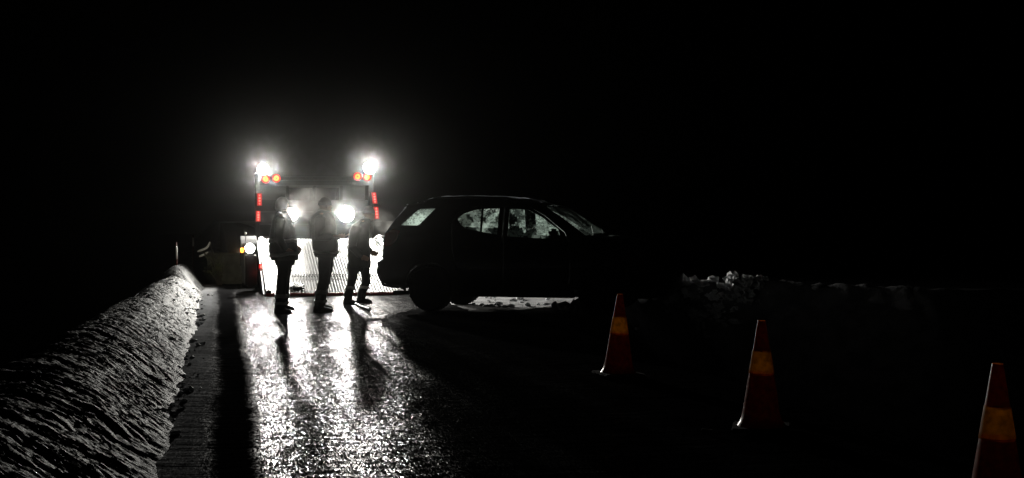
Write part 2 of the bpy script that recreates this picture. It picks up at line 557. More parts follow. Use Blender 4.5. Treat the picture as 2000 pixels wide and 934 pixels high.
# side plate under the left and right ramp edge (solid side wall of the wedge)
for sx in (-1, 1):
    bm = bmesh.new()
    for x in (sx * (RW + .055), sx * (RW + .075)):
        pass
    x0, x1 = sx * (RW + .055), sx * (RW + .085)
    prof = [(.25, .03), (1.1, .03), (2.4, .16), (RL + .25, .30), (RL + .25, RH - .02), (RL, RH - .04)]
    a = [bm.verts.new((x0, y, z)) for y, z in prof]; b = [bm.verts.new((x1, y, z)) for y, z in prof]
    bm.faces.new(a); bm.faces.new(b)
    for i in range(len(prof)):
        j = (i + 1) % len(prof); bm.faces.new((a[i], a[j], b[j], b[i]))
    obj('side_plate', bm, M_STEEL, truck)
# deck, chassis
bm = bmesh.new(); box(bm, -RW, RW, RL + .02, 5.3, RH - .12, RH, .01)
for i in range(10):
    box(bm, -RW + .02, RW - .02, RL + .1 + i * .19, RL + .13 + i * .19, RH, RH + .012)
obj('deck', bm, M_ALU, truck)
bm = bmesh.new()
for sx in (-1, 1): box(bm, sx * .45 - .06, sx * .45 + .06, 3.0, 8.2, .55, .80)
for y in (3.4, 4.6, 5.9, 7.2): box(bm, -.39, .39, y - .05, y + .05, .6, .74)
obj('chassis', bm, M_STEEL, truck)


def truck_wheel(x, y, r=.5, wdt=.28):
    bm = bmesh.new()
    lathe(bm, [(r * .6, -wdt / 2), (r * .93, -wdt / 2), (r, -wdt / 2 + .04), (r, wdt / 2 - .04), (r * .93, wdt / 2), (r * .6, wdt / 2)], 'x', 28, (x, y, r))
    for k in range(28):                     # tread blocks
        a = k * math.tau / 28
        Mx = Matrix.Translation((x, y, r)) @ Matrix.Rotation(a, 4, 'X')
        box(bm, -wdt * .4, wdt * .4, -.02, .02, r - .012, r + .008, M=Mx)
    ty = obj('tyre', bm, M_BLACK, truck)
    bm = bmesh.new()
    lathe(bm, [(r * .58, -.09), (r * .5, -.02), (r * .2, .0), (r * .2, .06), (.02, .07)] if x > 0 else [(r * .58, .09), (r * .5, .02), (r * .2, .0), (r * .2, -.06), (.02, -.07)], 'x', 20, (x, y, r))
    obj('rim', bm, M_GALV, ty)


for x, y in ((-1.49, 4.0), (1.49, 4.0), (-1.16, 4.0), (1.16, 4.0), (-1.15, 7.1), (1.15, 7.1)): truck_wheel(x, y)
for sx in (-1, 1):                          # mudguard with flap behind the rear wheels
    bm = bmesh.new()
    N_ = 14; inner = []; outer = []
    for k in range(N_ + 1):
        a = rad(-8 + 196 * k / N_)
        for lst, r in ((inner, .555), (outer, .58)):
            lst.append((4.0 + r * math.cos(a), .5 + r * math.sin(a)))
    xa, xb = sorted((sx * 1.33, sx * 1.66))
    for k in range(N_):
        q = [inner[k], inner[k + 1], outer[k + 1], outer[k]]
        v0 = [bm.verts.new((xa, y, z)) for y, z in q]; v1 = [bm.verts.new((xb, y, z)) for y, z in q]
        bm.faces.new(v0); bm.faces.new(v1)
        for i in range(4):
            j = (i + 1) % 4; bm.faces.new((v0[i], v0[j], v1[j], v1[i]))
    box(bm, xa + .005, xb - .005, 3.405, 3.42, .10, .55, .004)
    obj('mudguard', bm, M_BLACK, truck)
# cab
bm = bmesh.new()
prof = [(5.62, .85), (5.62, 2.32), (5.75, 2.42), (7.2, 2.42), (7.55, 2.25), (7.78, 1.5), (7.85, 1.0), (7.85, .5), (7.62, .45), (7.62, .55), (6.6, .55), (6.55, .85)]
rings = [[(x * k, y, z) for y, z in prof] for x, k in ((-1.2, 1), (1.2, 1))]
a = [bm.verts.new(p) for p in rings[0]]; b = [bm.verts.new(p) for p in rings[1]]
bm.faces.new(a); bm.faces.new(b)
for i in range(len(prof)):
    j = (i + 1) % len(prof); bm.faces.new((a[i], a[j], b[j], b[i]))
bmesh.ops.bevel(bm, geom=list(bm.edges), offset=.03, segments=2, affect='EDGES')
cab = obj('cab', bm, M_CAB, truck)
for sx in (-1, 1):
    bm = bmesh.new(); box(bm, sx * 1.2 - .01, sx * 1.2 + .01, 6.5, 7.35, 1.5, 2.15, .004); obj('window', bm, M_DARKGLASS, cab)
bm = bmesh.new(); box(bm, -1.05, 1.05, -.01, .01, -.36, .36, .004, Matrix.Translation((0, 7.68, 1.88)) @ Matrix.Rotation(rad(17), 4, 'X'))
obj('windscreen', bm, M_DARKGLASS, cab)
bm = bmesh.new(); box(bm, -.6, .6, 5.60, 5.63, 1.65, 2.15, .004); obj('rear_window', bm, M_DARKGLASS, cab)
# headboard with lamps
HY = 5.05
bm = bmesh.new()
for sx in (-1, 1): box(bm, sx * 1.27 - .05, sx * 1.27 + .05, HY - .05, HY + .05, RH, 2.46, .008)
box(bm, -1.22, 1.22, HY - .03, HY + .03, 2.20, 2.30, .006)
for z0 in (1.06, 1.34, 1.62): box(bm, -1.215, 1.215, HY - .012, HY + .012, z0, z0 + .25, .006)
for x in (-.6, 0, .6): box(bm, x - .03, x + .03, HY - .032, HY - .016, RH + .01, 2.19, .004)
head = obj('headboard', bm, mat('near_black_steel', (.004, .004, .004), .7, spec=.2, bump=.002, bscale=30), truck)  # even near-black base colour


def tl(px, y, ly):
    """truck-local place that shows at the measured photo position, at truck-local distance ly"""
    inv = TM.inverted()
    a = inv @ Vector((0, 0, CAM_H)); b = inv @ at(px, y, 30.0)
    t = (ly - a.y) / (b.y - a.y)
    return a + (b - a) * t


def work_lamp(px, y, r, ly, power, label=None, size=126, aim=(0, -8, 0)):
    p = tl(px, y, ly)
    bm = bmesh.new()
    lathe(bm, [(r * .35, .12), (r * .7, .10), (r * 1.08, .02), (r * 1.12, -.02), (r * 1.04, -.025), (r * 1.0, -.012)], 'y', 24, p)
    box(bm, p.x - .02, p.x + .02, p.y + .03, p.y + .07, p.z - r - .14, p.z - r * .6, .004)
    h = obj('work_lamp', bm, M_BLACK, truck, smooth=False)
    bm = bmesh.new()
    lathe(bm, [(r * .98, -.012), (r * .8, -.026), (r * .4, -.034), (.005, -.036)], 'y', 24, p)
    obj('lamp_lens', bm, M_LENS, h, smooth=True)
    wp = TM @ (p + Vector((0, -.08, 0)))
    spot('work_light', wp, TM @ (Vector((p.x * .6, p.y, 0)) + Vector(aim)), power, size, .75, radius=.07)
    return p


POW = 1300
work_lamp(514, 331, .125, HY - .09, POW * 1.6, aim=(0, -17, 0))
work_lamp(722, 328, .14, HY - .09, POW * 1.3, aim=(0, -17, 0))
work_lamp(569, 419, .15, HY - .10, POW * 1.5, aim=(0, -14, 0))
work_lamp(676, 418, .18, HY - .10, POW * 1.6, aim=(0, -14, 0))


def round_lamp(px, y):
    p = tl(px, y, HY - .07); r = .085
    bm = bmesh.new(); lathe(bm, [(r * 1.12, .03), (r * 1.12, -.015), (r * 1.0, -.015)], 'y', 22, p); h = obj('tail_lamp', bm, M_BLACK, truck)
    bm = bmesh.new(); lathe(bm, [(r * 1.1, -.016), (r * .80, -.020), (r * .72, -.012)], 'y', 22, p); obj('halo_ring', bm, M_RED3, h)
    bm = bmesh.new(); lathe(bm, [(r * .72, -.016), (r * .55, -.024), (r * .2, -.020)], 'y', 22, p); obj('lens', bm, M_RED1, h)
    bm = bmesh.new(); lathe(bm, [(r * .2, -.012), (r * .17, -.026), (.002, -.027)], 'y', 12, p); obj('hub', bm, M_REDP, h)


for px, y in ((519, 350), (540, 348.5), (698.5, 345), (717, 346)): round_lamp(px, y)


def strip_lamp(px, y0, y1, lean=0):
    a = tl(px + lean, y0, HY - .075); b = tl(px - lean, y1, HY - .075); wv = .038
    bm = bmesh.new(); vs = box(bm, -wv - .014, wv + .014, -.02, .03, 0, 1)
    for v in vs: v.co = a.lerp(b, v.co.z) + Vector((v.co.x, v.co.y, 0))
    h = obj('tail_strip', bm, M_RED2, truck)
    for k in range(4):
        bm = bmesh.new()
        c = a.lerp(b, .16 + .225 * k); wk = wv * (.38, .62, .55, .34)[k]; box(bm, c.x - wk, c.x + wk, c.y - .034, c.y - .015, c.z - .020, c.z + .020, .008)
        obj('lens', bm, M_REDHOT, h)


strip_lamp(507, 378, 402); strip_lamp(504.5, 412, 433)
strip_lamp(731.5, 376, 398, -1.5); strip_lamp(735.5, 404, 428, -1)
for (px, y, pw) in ((505, 405, .15), (735, 403, .1), (530, 349, .1), (707, 346, .1)):
    p = TM @ (tl(px, y, HY - .2)); point('tail_light', p, pw, (1, .06, .03), .05)
# left side lamp on the mudguard, amber marker, feeler pole
c0, c1 = tl(478.5, 497, 1.75), tl(501, 560, 1.75)
bm = bmesh.new(); box(bm, c0.x, c1.x, 1.72, 2.35, .09, c0.z + .03, .05)
for z in (.25, .42, .58): box(bm, c0.x + .03, c1.x - .03, 1.712, 1.722, z - .012, z + .012, .003)
obj('side_box', bm, M_BLACK, truck)
p = tl(486, 485, 1.68)
bm = bmesh.new(); box(bm, p.x - .13, p.x + .13, p.y + .01, p.y + .09, p.z - .10, p.z + .10, .02); h = obj('side_lamp', bm, M_BLACK, truck)
bm = bmesh.new(); lathe(bm, [(.095, .012), (.08, -.004), (.03, -.012), (.003, -.013)], 'y', 20, p + Vector((.02, 0, 0))); obj('lamp_lens', bm, M_LENS, h, True)
bm = bmesh.new(); box(bm, p.x - .165, p.x - .10, p.y - .012, p.y + .03, p.z - .085, p.z + .01, .012); obj('amber_lens', bm, M_AMBER, h)
spot('rear_side_light', TM @ (p + Vector((.02, -.10, 0))), (.7, 22.2, 0), 900, 56, 1, (1, .96, .86), .05)
spot('side_light', TM @ (p + Vector((-.22, .10, .03))), at(440, 540, 30.7), 24, 130, 1, (1, .95, .72), .05)
point('amber_light', TM @ (p + Vector((-.25, -.02, -.03))), 1.2, (1, .55, .16), .05)
p2 = tl(480.5, 490, 1.80); p3 = tl(479.5, 456, 1.80)
bm = bmesh.new(); tube(bm, [p2, p3], .008, 8); h = obj('marker_rod', bm, M_STEEL, truck)
bm = bmesh.new(); blob(bm, p3, (.024, .024, .028), 2, 0); obj('rod_tip', bm, mat('pale_plastic', (.8, .8, .75), .4), h)
# red marker on the ramp side, and reflector glow at the ramp foot
p = Vector((-RW - .09, 1.75, .50)); p = tl(510, 521, 1.75)
bm = bmesh.new(); box(bm, p.x - .05, p.x + .045, p.y - .02, p.y + .03, p.z - .055, p.z + .055, .012); h = obj('marker_lamp', bm, M_RED2, truck)
bm = bmesh.new(); box(bm, p.x - .02, p.x + .04, p.y - .032, p.y - .012, p.z - .035, p.z + .03, .01); obj('lens', bm, M_REDHOT, h)
point('marker_light', TM @ (p + Vector((-.10, -.10, -.1))), .25, (1, .05, .03), .03)
# things lying on the ramp
M_STRAP = mat('dark_wet_strap', (.02, .02, .018), .6, bump=.003)


def on_ramp(px, y):
    inv = TM.inverted(); a = inv @ Vector((0, 0, CAM_H)); b = inv @ at(px, y, 30)
    d = b - a; k = (RH - .05) / RL
    t = (a.z - .05 - k * a.y) / (k * d.y - d.z)
    q = a + d * t; q.z += .03; return TM @ q


bm = bmesh.new()
for k in range(5):
    pts = []
    for i in range(9):
        q = on_ramp(566 + i * 3.4 + random.uniform(-1, 1), 563 + 5 * math.sin(i * 1.1 + k * 1.7) + random.uniform(-1.5, 1.5))
        pts.append(q + Vector((0, 0, random.uniform(0, .03))))
    tube(bm, pts, .016, 6)
o = obj('tow_strap', bm, M_STRAP, smooth=True); tag(o, 'dark tangled strap lying on the lower ramp beside the left person', 'strap')
bm = bmesh.new()
c = on_ramp(741, 476)
for k in range(3):
    tube(bm, [c + Vector((.09 * math.cos(a) * (1 + .1 * k), .03 * k + .03 * math.sin(a), .05 + .06 * math.sin(a) + .012 * k)) for a in [i * math.tau / 14 for i in range(15)]], .013, 6)
o = obj('coiled_rope', bm, M_GALV, smooth=True); tag(o, 'small pale coiled rope on the right edge of the ramp behind the car', 'rope')
bm = bmesh.new()
for k in range(90):
    q = on_ramp(random.uniform(758, 792), random.uniform(554, 575)); r = random.uniform(.015, .035)
    blob(bm, q, (r * 1.3, r, r * .7), 1, .7, k)
for k in range(60):
    q = on_ramp(random.uniform(523, 540), random.uniform(548, 577)); r = random.uniform(.01, .03)
    blob(bm, q, (r * 1.6, r * 1.3, r * .5), 1, .7, k)
o = obj('slush', bm, mat('dirty_slush', (.16, .16, .155), .5, var=.6), truck); tag(o, kind='stuff')

# ------------------------------------------------------------------ the car, standing across the verge
def frost_glass(name, lo, hi, tint, p0=.66, p1=.92):
    m = bpy.data.materials.new(name); m.use_nodes = True
    N = m.node_tree.nodes; L = m.node_tree.links; out = N['Material Output']; N.remove(N['Principled BSDF'])
    tr = N.new('ShaderNodeBsdfTransparent'); tr.inputs[0].default_value = (*tint, 1)
    tl_ = N.new('ShaderNodeBsdfTranslucent'); tl_.inputs[0].default_value = (.66, .78, .73, 1)
    df = N.new('ShaderNodeBsdfDiffuse'); df.inputs[0].default_value = (.6, .65, .65, 1)
    gl = N.new('ShaderNodeBsdfGlossy'); gl.inputs['Roughness'].default_value = .08
    tc = N.new('ShaderNodeTexCoord')
    n1 = N.new('ShaderNodeTexNoise'); n1.inputs['Scale'].default_value = 3.2; n1.inputs['Detail'].default_value = 9; n1.inputs['Roughness'].default_value = .68
    n2 = N.new('ShaderNodeTexNoise'); n2.inputs['Scale'].default_value = 34; n2.inputs['Detail'].default_value = 5
    sep = N.new('ShaderNodeSeparateXYZ')
    L.new(tc.outputs['Object'], n1.inputs['Vector']); L.new(tc.outputs['Object'], n2.inputs['Vector']); L.new(tc.outputs['Object'], sep.inputs[0])
    ad = N.new('ShaderNodeMath'); ad.operation = 'MULTIPLY_ADD'; ad.inputs[1].default_value = .55; ad.inputs[2].default_value = 0
    L.new(n2.outputs[0], ad.inputs[0])
    a2 = N.new('ShaderNodeMath'); a2.operation = 'ADD'; L.new(n1.outputs[0], a2.inputs[0]); L.new(ad.outputs[0], a2.inputs[1])
    # frost is thickest low on the panes
    hm = N.new('ShaderNodeMapRange'); hm.inputs[1].default_value = 1.16; hm.inputs[2].default_value = 1.42
    hm.inputs[3].default_value = .16; hm.inputs[4].default_value = 0
    L.new(sep.outputs[2], hm.inputs[0])
    a3 = N.new('ShaderNodeMath'); a3.operation = 'ADD'; L.new(a2.outputs[0], a3.inputs[0]); L.new(hm.outputs[0], a3.inputs[1])
    r = N.new('ShaderNodeValToRGB'); r.color_ramp.elements[0].position = p0; r.color_ramp.elements[1].position = p1
    r.color_ramp.elements[0].color = (lo, lo, lo, 1); r.color_ramp.elements[1].color = (hi, hi, hi, 1)
    L.new(a3.outputs[0], r.inputs[0])
    m0 = N.new('ShaderNodeMixShader'); m0.inputs[0].default_value = .3; L.new(tl_.outputs[0], m0.inputs[1]); L.new(df.outputs[0], m0.inputs[2])
    m1 = N.new('ShaderNodeMixShader'); L.new(r.outputs[0], m1.inputs[0]); L.new(tr.outputs[0], m1.inputs[1]); L.new(m0.outputs[0], m1.inputs[2])
    lw = N.new('ShaderNodeLayerWeight'); lw.inputs[0].default_value = .5
    pw = N.new('ShaderNodeMath'); pw.operation = 'POWER'; pw.inputs[1].default_value = 4; L.new(lw.outputs['Facing'], pw.inputs[0])
    fr = N.new('ShaderNodeMath'); fr.operation = 'MULTIPLY_ADD'; fr.inputs[1].default_value = .7; fr.inputs[2].default_value = .04; L.new(pw.outputs[0], fr.inputs[0])
    m2 = N.new('ShaderNodeMixShader'); L.new(fr.outputs[0], m2.inputs[0]); L.new(m1.outputs[0], m2.inputs[1]); L.new(gl.outputs[0], m2.inputs[2])
    L.new(m2.outputs[0], out.inputs[0])
    return m


M_GLASS = frost_glass('frosted_glass', .06, .98, (.72, .8, .76), .68, .86)
M_GLASS5 = frost_glass('patchy_frosted_glass', .02, .95, (.72, .8, .76), .80, .93)
M_GLASS4 = frost_glass('windscreen_glass', .015, .35, (.8, .86, .84), .76, .92)
M_GLASS2 = frost_glass('lightly_frosted_glass', .03, .45, (.85, .92, .88))
M_GLASS3 = frost_glass('thickly_frosted_glass', .22, 1.0, (.72, .8, .76), .70, .84)
M_PAINT = mat('dark_car_paint', (.012, .012, .014), .28, coat=.6, var=.3, vscale=6)
M_PLASTIC = mat('black_plastic', (.015, .015, .015), .6)
M_SEAT = mat('dark_seat_fabric', (.02, .02, .021), .9, bump=.002)
M_RIM = mat('alloy_rim', (.25, .25, .26), .35, metal=.8)
M_CARSNOW = snow_mat('car_snow', base=(.8, .82, .85), bump=.01, scale=40, glow=.5)
M_TAILRED = mat('red_tail_plastic', (.25, .008, .008), .2, coat=.5)

CAR_A = rad(-15)
CAR_O = Vector((-1.28, 22.0, 0)) + Vector((.259, .966, 0)) * .80
car = empty('estate_car', 'dark snow-dusted SUV with frosted windows standing across the road edge', 'car', CAR_O, CAR_A)
WB = 2.75
PROF = [(-.72, .415), (-.87, .47), (-.92, .595), (-.905, .76), (-.81, .80), (-.80, 1.03), (-.765, 1.24), (-.61, 1.45), (-.455, 1.615),
        (-.43, 1.675), (-.12, 1.745), (.05, 1.768), (.57, 1.775), (1.0, 1.768), (1.325, 1.745), (1.66, 1.70), (1.86, 1.655), (2.18, 1.455), (2.54, 1.20),
        (2.75, 1.15), (3.1, 1.09), (3.42, 1.01), (3.64, .90), (3.76, .75), (3.80, .55), (3.77, .38), (3.66, .26)]


def hw(x, z):
    r = .93
    if x < -.2: r -= .13 * ((-.2 - x) / .72) ** 2
    if x > 2.7: r -= .24 * ((x - 2.7) / 1.2) ** 2.2
    if z < .5: r -= .05 * ((.5 - z) / .28) ** 2
    if z > 1.15: r -= (z - 1.15) * .30 + .35 * max(0, z - 1.6) ** 1.0
    else: r -= .02 * ((z - .8) / .35) ** 2
    return r


def side_part(name, outer, holes, sx, m, off=0.0, step=.07, parent=None, thick=.018, smooth=True):
    polys = [[Vector((x, z, 0)) for x, z in outer]] + [[Vector((x, z, 0)) for x, z in h] for h in holes]
    flat = [v for p in polys for v in p]
    tris = tessellate_polygon(polys)
    bm = bmesh.new(); vs = [bm.verts.new((v.x, 0, v.y)) for v in flat]
    for t in tris:
        try: bm.faces.new([vs[i] for i in t])
        except ValueError: pass
    xs = [v.x for v in flat]; zs = [v.y for v in flat]
    x = math.floor(min(xs) / step) * step
    while x < max(xs):
        bmesh.ops.bisect_plane(bm, geom=bm.verts[:] + bm.edges[:] + bm.faces[:], plane_co=(x, 0, 0), plane_no=(1, 0, 0)); x += step
    z = math.floor(min(zs) / step) * step
    while z < max(zs):
        bmesh.ops.bisect_plane(bm, geom=bm.verts[:] + bm.edges[:] + bm.faces[:], plane_co=(0, 0, z), plane_no=(0, 0, 1)); z += step
    bmesh.ops.remove_doubles(bm, verts=bm.verts, dist=.0005)
    for v in bm.verts: v.co.y = sx * (hw(v.co.x, v.co.z) + off)
    o = obj(name, bm, m, parent or car, smooth)
    if thick:
        md = o.modifiers.new('solid', 'SOLIDIFY'); md.thickness = thick; md.offset = 0
    return o


def arc(cx, cz, r, a0, a1, n=12):
    return [(cx + r * math.cos(rad(a0 + (a1 - a0) * i / n)), cz + r * math.sin(rad(a0 + (a1 - a0) * i / n))) for i in range(n + 1)]


AR = .415
SIDE = PROF + [(3.45, .24)] + arc(WB, .36, AR, -15, 195) + [(2.30, .24), (.45, .24)] + arc(0, .36, AR, -15, 188) + [(-.55, .40)]
DOOR_R = [(.50, .62), (.62, .27), (1.196, .27), (1.196, 1.665), (.74, 1.655), (.42, 1.555), (.355, 1.40), (.37, 1.0), (.43, .78)]
DOOR_F = [(1.206, .27), (2.20, .27), (2.27, .62), (2.26, 1.12), (2.2, 1.25), (1.86, 1.515), (1.62, 1.64), (1.206, 1.665)]


def inset_gap(p, k=.004):
    cx = sum(a for a, b in p) / len(p); cz = sum(b for a, b in p) / len(p)
    return [(a + (k if a < cx else -k), b + (k if b < cz else -k)) for a, b in p]


W_Q = [(-.50, 1.36), (-.24, 1.60), (-.19, 1.625), (.05, 1.635), (.06, 1.62), (-.18, 1.37), (-.22, 1.355)]
W_R1 = [(.57, 1.315), (.83, 1.262), (.83, 1.618), (.72, 1.605), (.54, 1.545), (.45, 1.48), (.45, 1.44)]
W_R2 = [(.86, 1.257), (1.115, 1.215), (1.12, 1.635), (.86, 1.622)]
W_F = [(1.285, 1.19), (1.90, 1.155), (2.04, 1.17), (2.12, 1.22), (2.09, 1.30), (1.80, 1.50), (1.58, 1.605), (1.285, 1.635)]
for sx in (-1, 1):
    side_part('side_panel', SIDE, [DOOR_R, DOOR_F, W_Q], sx, M_PAINT)
    d1 = side_part('rear_door', inset_gap(DOOR_R), [W_R1, W_R2], sx, M_PAINT, .001)
    d2 = side_part('front_door', inset_gap(DOOR_F), [W_F], sx, M_PAINT, .001)
    side_part('quarter_glass', W_Q, [], sx, M_GLASS3 if sx < 0 else M_GLASS2, -.006, thick=0)
    side_part('window', W_R1, [], sx, M_GLASS if sx < 0 else M_GLASS2, -.006, thick=0, parent=d1)
    side_part('window', W_R2, [], sx, M_GLASS if sx < 0 else M_GLASS2, -.006, thick=0, parent=d1)
    side_part('window', W_F, [], sx, M_GLASS5 if sx < 0 else M_GLASS2, -.006, thick=0, parent=d2)
    for (x, z, par) in ((.62, 1.03, d1), (1.42, .99, d2)):
        bm = bmesh.new(); y = sx * (hw(x, z) + .018)
        tube(bm, [(x - .09, y - sx * .016, z), (x - .06, y, z), (x + .06, y, z - .004), (x + .09, y - sx * .016, z - .004)], .013, 8)
        obj('handle', bm, M_PAINT, par, True)
    # door mirror
    bm = bmesh.new(); y = sx * hw(2.05, 1.2)
    vs = box(bm, 1.98, 2.10, y + sx * .06 - .11, y + sx * .06 + .11, 1.14, 1.31, .035)
    tube(bm, [(2.06, y - sx * .02, 1.15), (2.06, y + sx * .08, 1.17)], .025, 8)
    obj('door_mirror', bm, M_PAINT, car, True)
    # roof rail
    bm = bmesh.new()
    pr = [(-.2, 1.735), (.05, 1.80), (.6, 1.812), (1.2, 1.795), (1.45, 1.74)]
    tube(bm, [(x, sx * (hw(x, 1.74) - .06), z) for x, z in pr], .016, 8)
    obj('roof_rail', bm, M_PLASTIC, car, True)
    # tail lamp and head lamp wrap round the corners
    side_part('tail_lamp', [(-.775, 1.02), (-.755, 1.22), (-.62, 1.30), (-.50, 1.27), (-.56, 1.12), (-.66, 1.03)], [], sx, M_TAILRED, .014, step=.05, thick=.03)
    side_part('head_lamp', [(3.36, .86), (3.34, .96), (3.5, .955), (3.60, .88), (3.68, .80), (3.6, .79)], [], sx, M_DARKGLASS, .012, step=.05, thick=.03)
    side_part('sill_trim', [(.46, .245), (2.28, .245), (2.30, .33), (.44, .33)], [], sx, M_PLASTIC, .014, thick=.025)


def span(name, pts, m, crown=.03, bulge=0.0, n=14, lift=0.0, inset=0.0, y0=-1, y1=1, thick=.02, parent=None):
    bm = bmesh.new(); rows = []
    # refine the profile
    P = []
    for a, b in zip(pts, pts[1:]):
        k = max(1, round(math.dist(a, b) / .08))
        P += [(a[0] + (b[0] - a[0]) * i / k, a[1] + (b[1] - a[1]) * i / k) for i in range(k)]
    P.append(pts[-1])
    for x, z in P:
        h = hw(x, z) - inset
        r = []
        for i in range(n + 1):
            q = y0 + (y1 - y0) * i / n
            c = 1 - q * q
            r.append(bm.verts.new((x + bulge * c, q * h, z + crown * c + lift)))
        rows.append(r)
    for r0, r1 in zip(rows, rows[1:]):
        for i in range(n): bm.faces.new((r0[i], r0[i + 1], r1[i + 1], r1[i]))
    o = obj(name, bm, m, parent or car, True)
    if thick:
        md = o.modifiers.new('solid', 'SOLIDIFY'); md.thickness = thick; md.offset = 0
    return o


span('rear_bumper', PROF[0:5], M_PLASTIC, 0, -.10)
hatch = span('tailgate', PROF[4:7], M_PAINT, 0, -.07)
span('rear_glass', PROF[6:9], M_GLASS2, .0, -.06, thick=0, parent=hatch)
span('spoiler', PROF[8:10] + [(-.2, 1.727)], M_PAINT, .012, -.04)
roof = span('roof', PROF[10:17], M_PAINT, .035)
span('windscreen', PROF[16:19], M_GLASS4, .02, .04, thick=0)
bonnet = span('bonnet', PROF[18:23], M_PAINT, .035, .02)
span('front_bumper', PROF[22:27], M_PAINT, .01, .07)
# snow lying on the roof, bonnet and rear edge
span('roof_snow', [(-.1, 1.752), (.05, 1.772), (.57, 1.779), (1.0, 1.772), (1.5, 1.726)], M_CARSNOW, .035, 0, lift=.012, inset=.1, thick=.014)
span('bonnet_snow', [(2.75, 1.152), (3.1, 1.092), (3.42, 1.02)], M_CARSNOW, .035, .02, lift=.012, inset=.1, thick=.014, parent=bonnet)
bm = bmesh.new()
for k in range(46):
    i = random.choice((4, 5, 6, 7, 8, 8, 9)); a, b = PROF[i], PROF[i + 1]; t = random.random()
    x, z = a[0] + (b[0] - a[0]) * t, a[1] + (b[1] - a[1]) * t; q = random.uniform(-1, 1); r = random.uniform(.006, .016)
    if random.random() < .5: q = random.choice((-1, -.97))
    blob(bm, (x - .06 * (1 - q * q), q * hw(x, z), z), (r, r, r), 1, .6, k)
for (x, z, r) in ((-.45, 1.625, .022), (-.47, 1.60, .016), (-.765, 1.245, .016), (-.43, 1.68, .014), (1.90, 1.65, .02), (1.95, 1.625, .014), (2.0, 1.66, .012)):
    blob(bm, (x, -hw(x, z) + .01, z + .008), (r * 1.2, r, r), 1, .6, x)
o = obj('clinging_snow', bm, M_CARSNOW, car); tag(o, kind='stuff')
bm = bmesh.new()
pe = [(x - .004, -(hw(x, z) - .004), z) for x, z in ((-.80, .95), (-.80, 1.03), (-.765, 1.24), (-.69, 1.345), (-.61, 1.45), (-.53, 1.535), (-.455, 1.615), (-.43, 1.675))]
tube(bm, pe, [.004, .006, .008, .006, .007, .009, .012, .006], 8)
obj('edge_glint', bm, M_CARSNOW, hatch, True)  # thin pale tube imitating the rim highlight along the hatch edge
bm = bmesh.new()
pts = [(-.30 + .06 * i, .06 * math.sin(i * .7) - .25, 0) for i in range(38)]
pts = [(x, y, lerp_tab([(-.43, 1.675), (-.12, 1.745), (.05, 1.768), (.57, 1.775), (1.0, 1.768), (1.325, 1.745), (1.66, 1.70), (2, 1.6)], x) + .052) for x, y, z in pts]
tube(bm, pts, [.004] + [.013 + .008 * noise.noise(Vector((i * .6, 0, 0))) for i in range(36)] + [.004], 8)
obj('snow_ridge', bm, M_CARSNOW, roof, True)  # snow raised into a ridge, shaped to catch a lit rim along the roof
# floor, inner arches
bm = bmesh.new(); box(bm, -.72, 3.5, -.62, .62, .24, .30); box(bm, .46, 2.28, -.86, .86, .25, .29)
for cx in (0, WB):
    for sx in (-1, 1):
        pr = arc(cx, .36, .40, 0, 180, 10)
        for a, b in zip(pr, pr[1:]):
            q = [bm.verts.new((a[0], sx * .60, a[1])), bm.verts.new((b[0], sx * .60, b[1])), bm.verts.new((b[0], sx * .88, b[1])), bm.verts.new((a[0], sx * .88, a[1]))]
            bm.faces.new(q)
        c = [bm.verts.new((x, sx * .60, z)) for x, z in pr]; bm.faces.new(c)
obj('floor_pan', bm, M_PLASTIC, car)
for ax in (0, WB):
    bm = bmesh.new(); tube(bm, [(ax, -.7, .34), (ax, .7, .34)], .04, 10); obj('axle', bm, M_STEEL, car)
bm = bmesh.new()
tube(bm, [(.3, .3, .27), (-.5, .35, .30), (-.86, .38, .34)], .03, 10)
obj('exhaust_pipe', bm, M_STEEL, car)


def car_wheel(x, sx, steer=0):
    c = Vector((x, sx * .80, .36)); r = .36; wd = .235
    Mx = Matrix.Translation(c) @ Matrix.Rotation(steer, 4, 'Z')
    bm = bmesh.new()
    lathe(bm, [(r * .66, -wd / 2 + .01), (r * .92, -wd / 2), (r * .985, -wd / 2 + .03), (r, -wd * .2), (r, wd * .2), (r * .985, wd / 2 - .03), (r * .92, wd / 2), (r * .66, wd / 2 - .01)], 'y', 40)
    for k in range(40):
        for q in (-.06, 0.0, .06):
            box(bm, -.018, .018, q - .024, q + .024, r - .006, r + .006, M=Matrix.Rotation((k + q * 8) * math.tau / 40, 4, 'Y'))
    for v in bm.verts: v.co = Mx @ v.co
    w_ = obj('wheel', bm, M_BLACK, car)
    bm = bmesh.new()
    lathe(bm, [(r * .66, sx * .10), (r * .62, sx * .105), (r * .6, sx * .06), (r * .58, -sx * .09)], 'y', 32)
    for k in range(5):
        R = Matrix.Rotation(k * math.tau / 5, 4, 'Y')
        vs = box(bm, -.030, .030, min(sx * .06, sx * .09), max(sx * .06, sx * .09), .05, r * .62, .006)
        for v in vs: v.co = R @ v.co
    lathe(bm, [(.065, sx * .05), (.065, sx * .095), (.04, sx * .105), (.003, sx * .105)], 'y', 16)
    for v in bm.verts: v.co = Mx @ v.co
    obj('rim', bm, M_RIM, w_)


for x in (0, WB):
    for sx in (-1, 1): car_wheel(x, sx, rad(8) if x else 0)
# tow bar hanging below the rear bumper
bm = bmesh.new(); tube(bm, [(-.55, -.40, .36), (-.80, -.44, .36), (-.93, -.46, .385), (-.965, -.46, .43), (-.96, -.46, .465)], .022, 10)
blob(bm, (-.958, -.46, .485), (.027, .027, .027), 2, 0)
box(bm, -.80, -.60, -.55, -.25, .34, .42, .01)
obj('tow_bar', bm, M_STEEL, car, True)
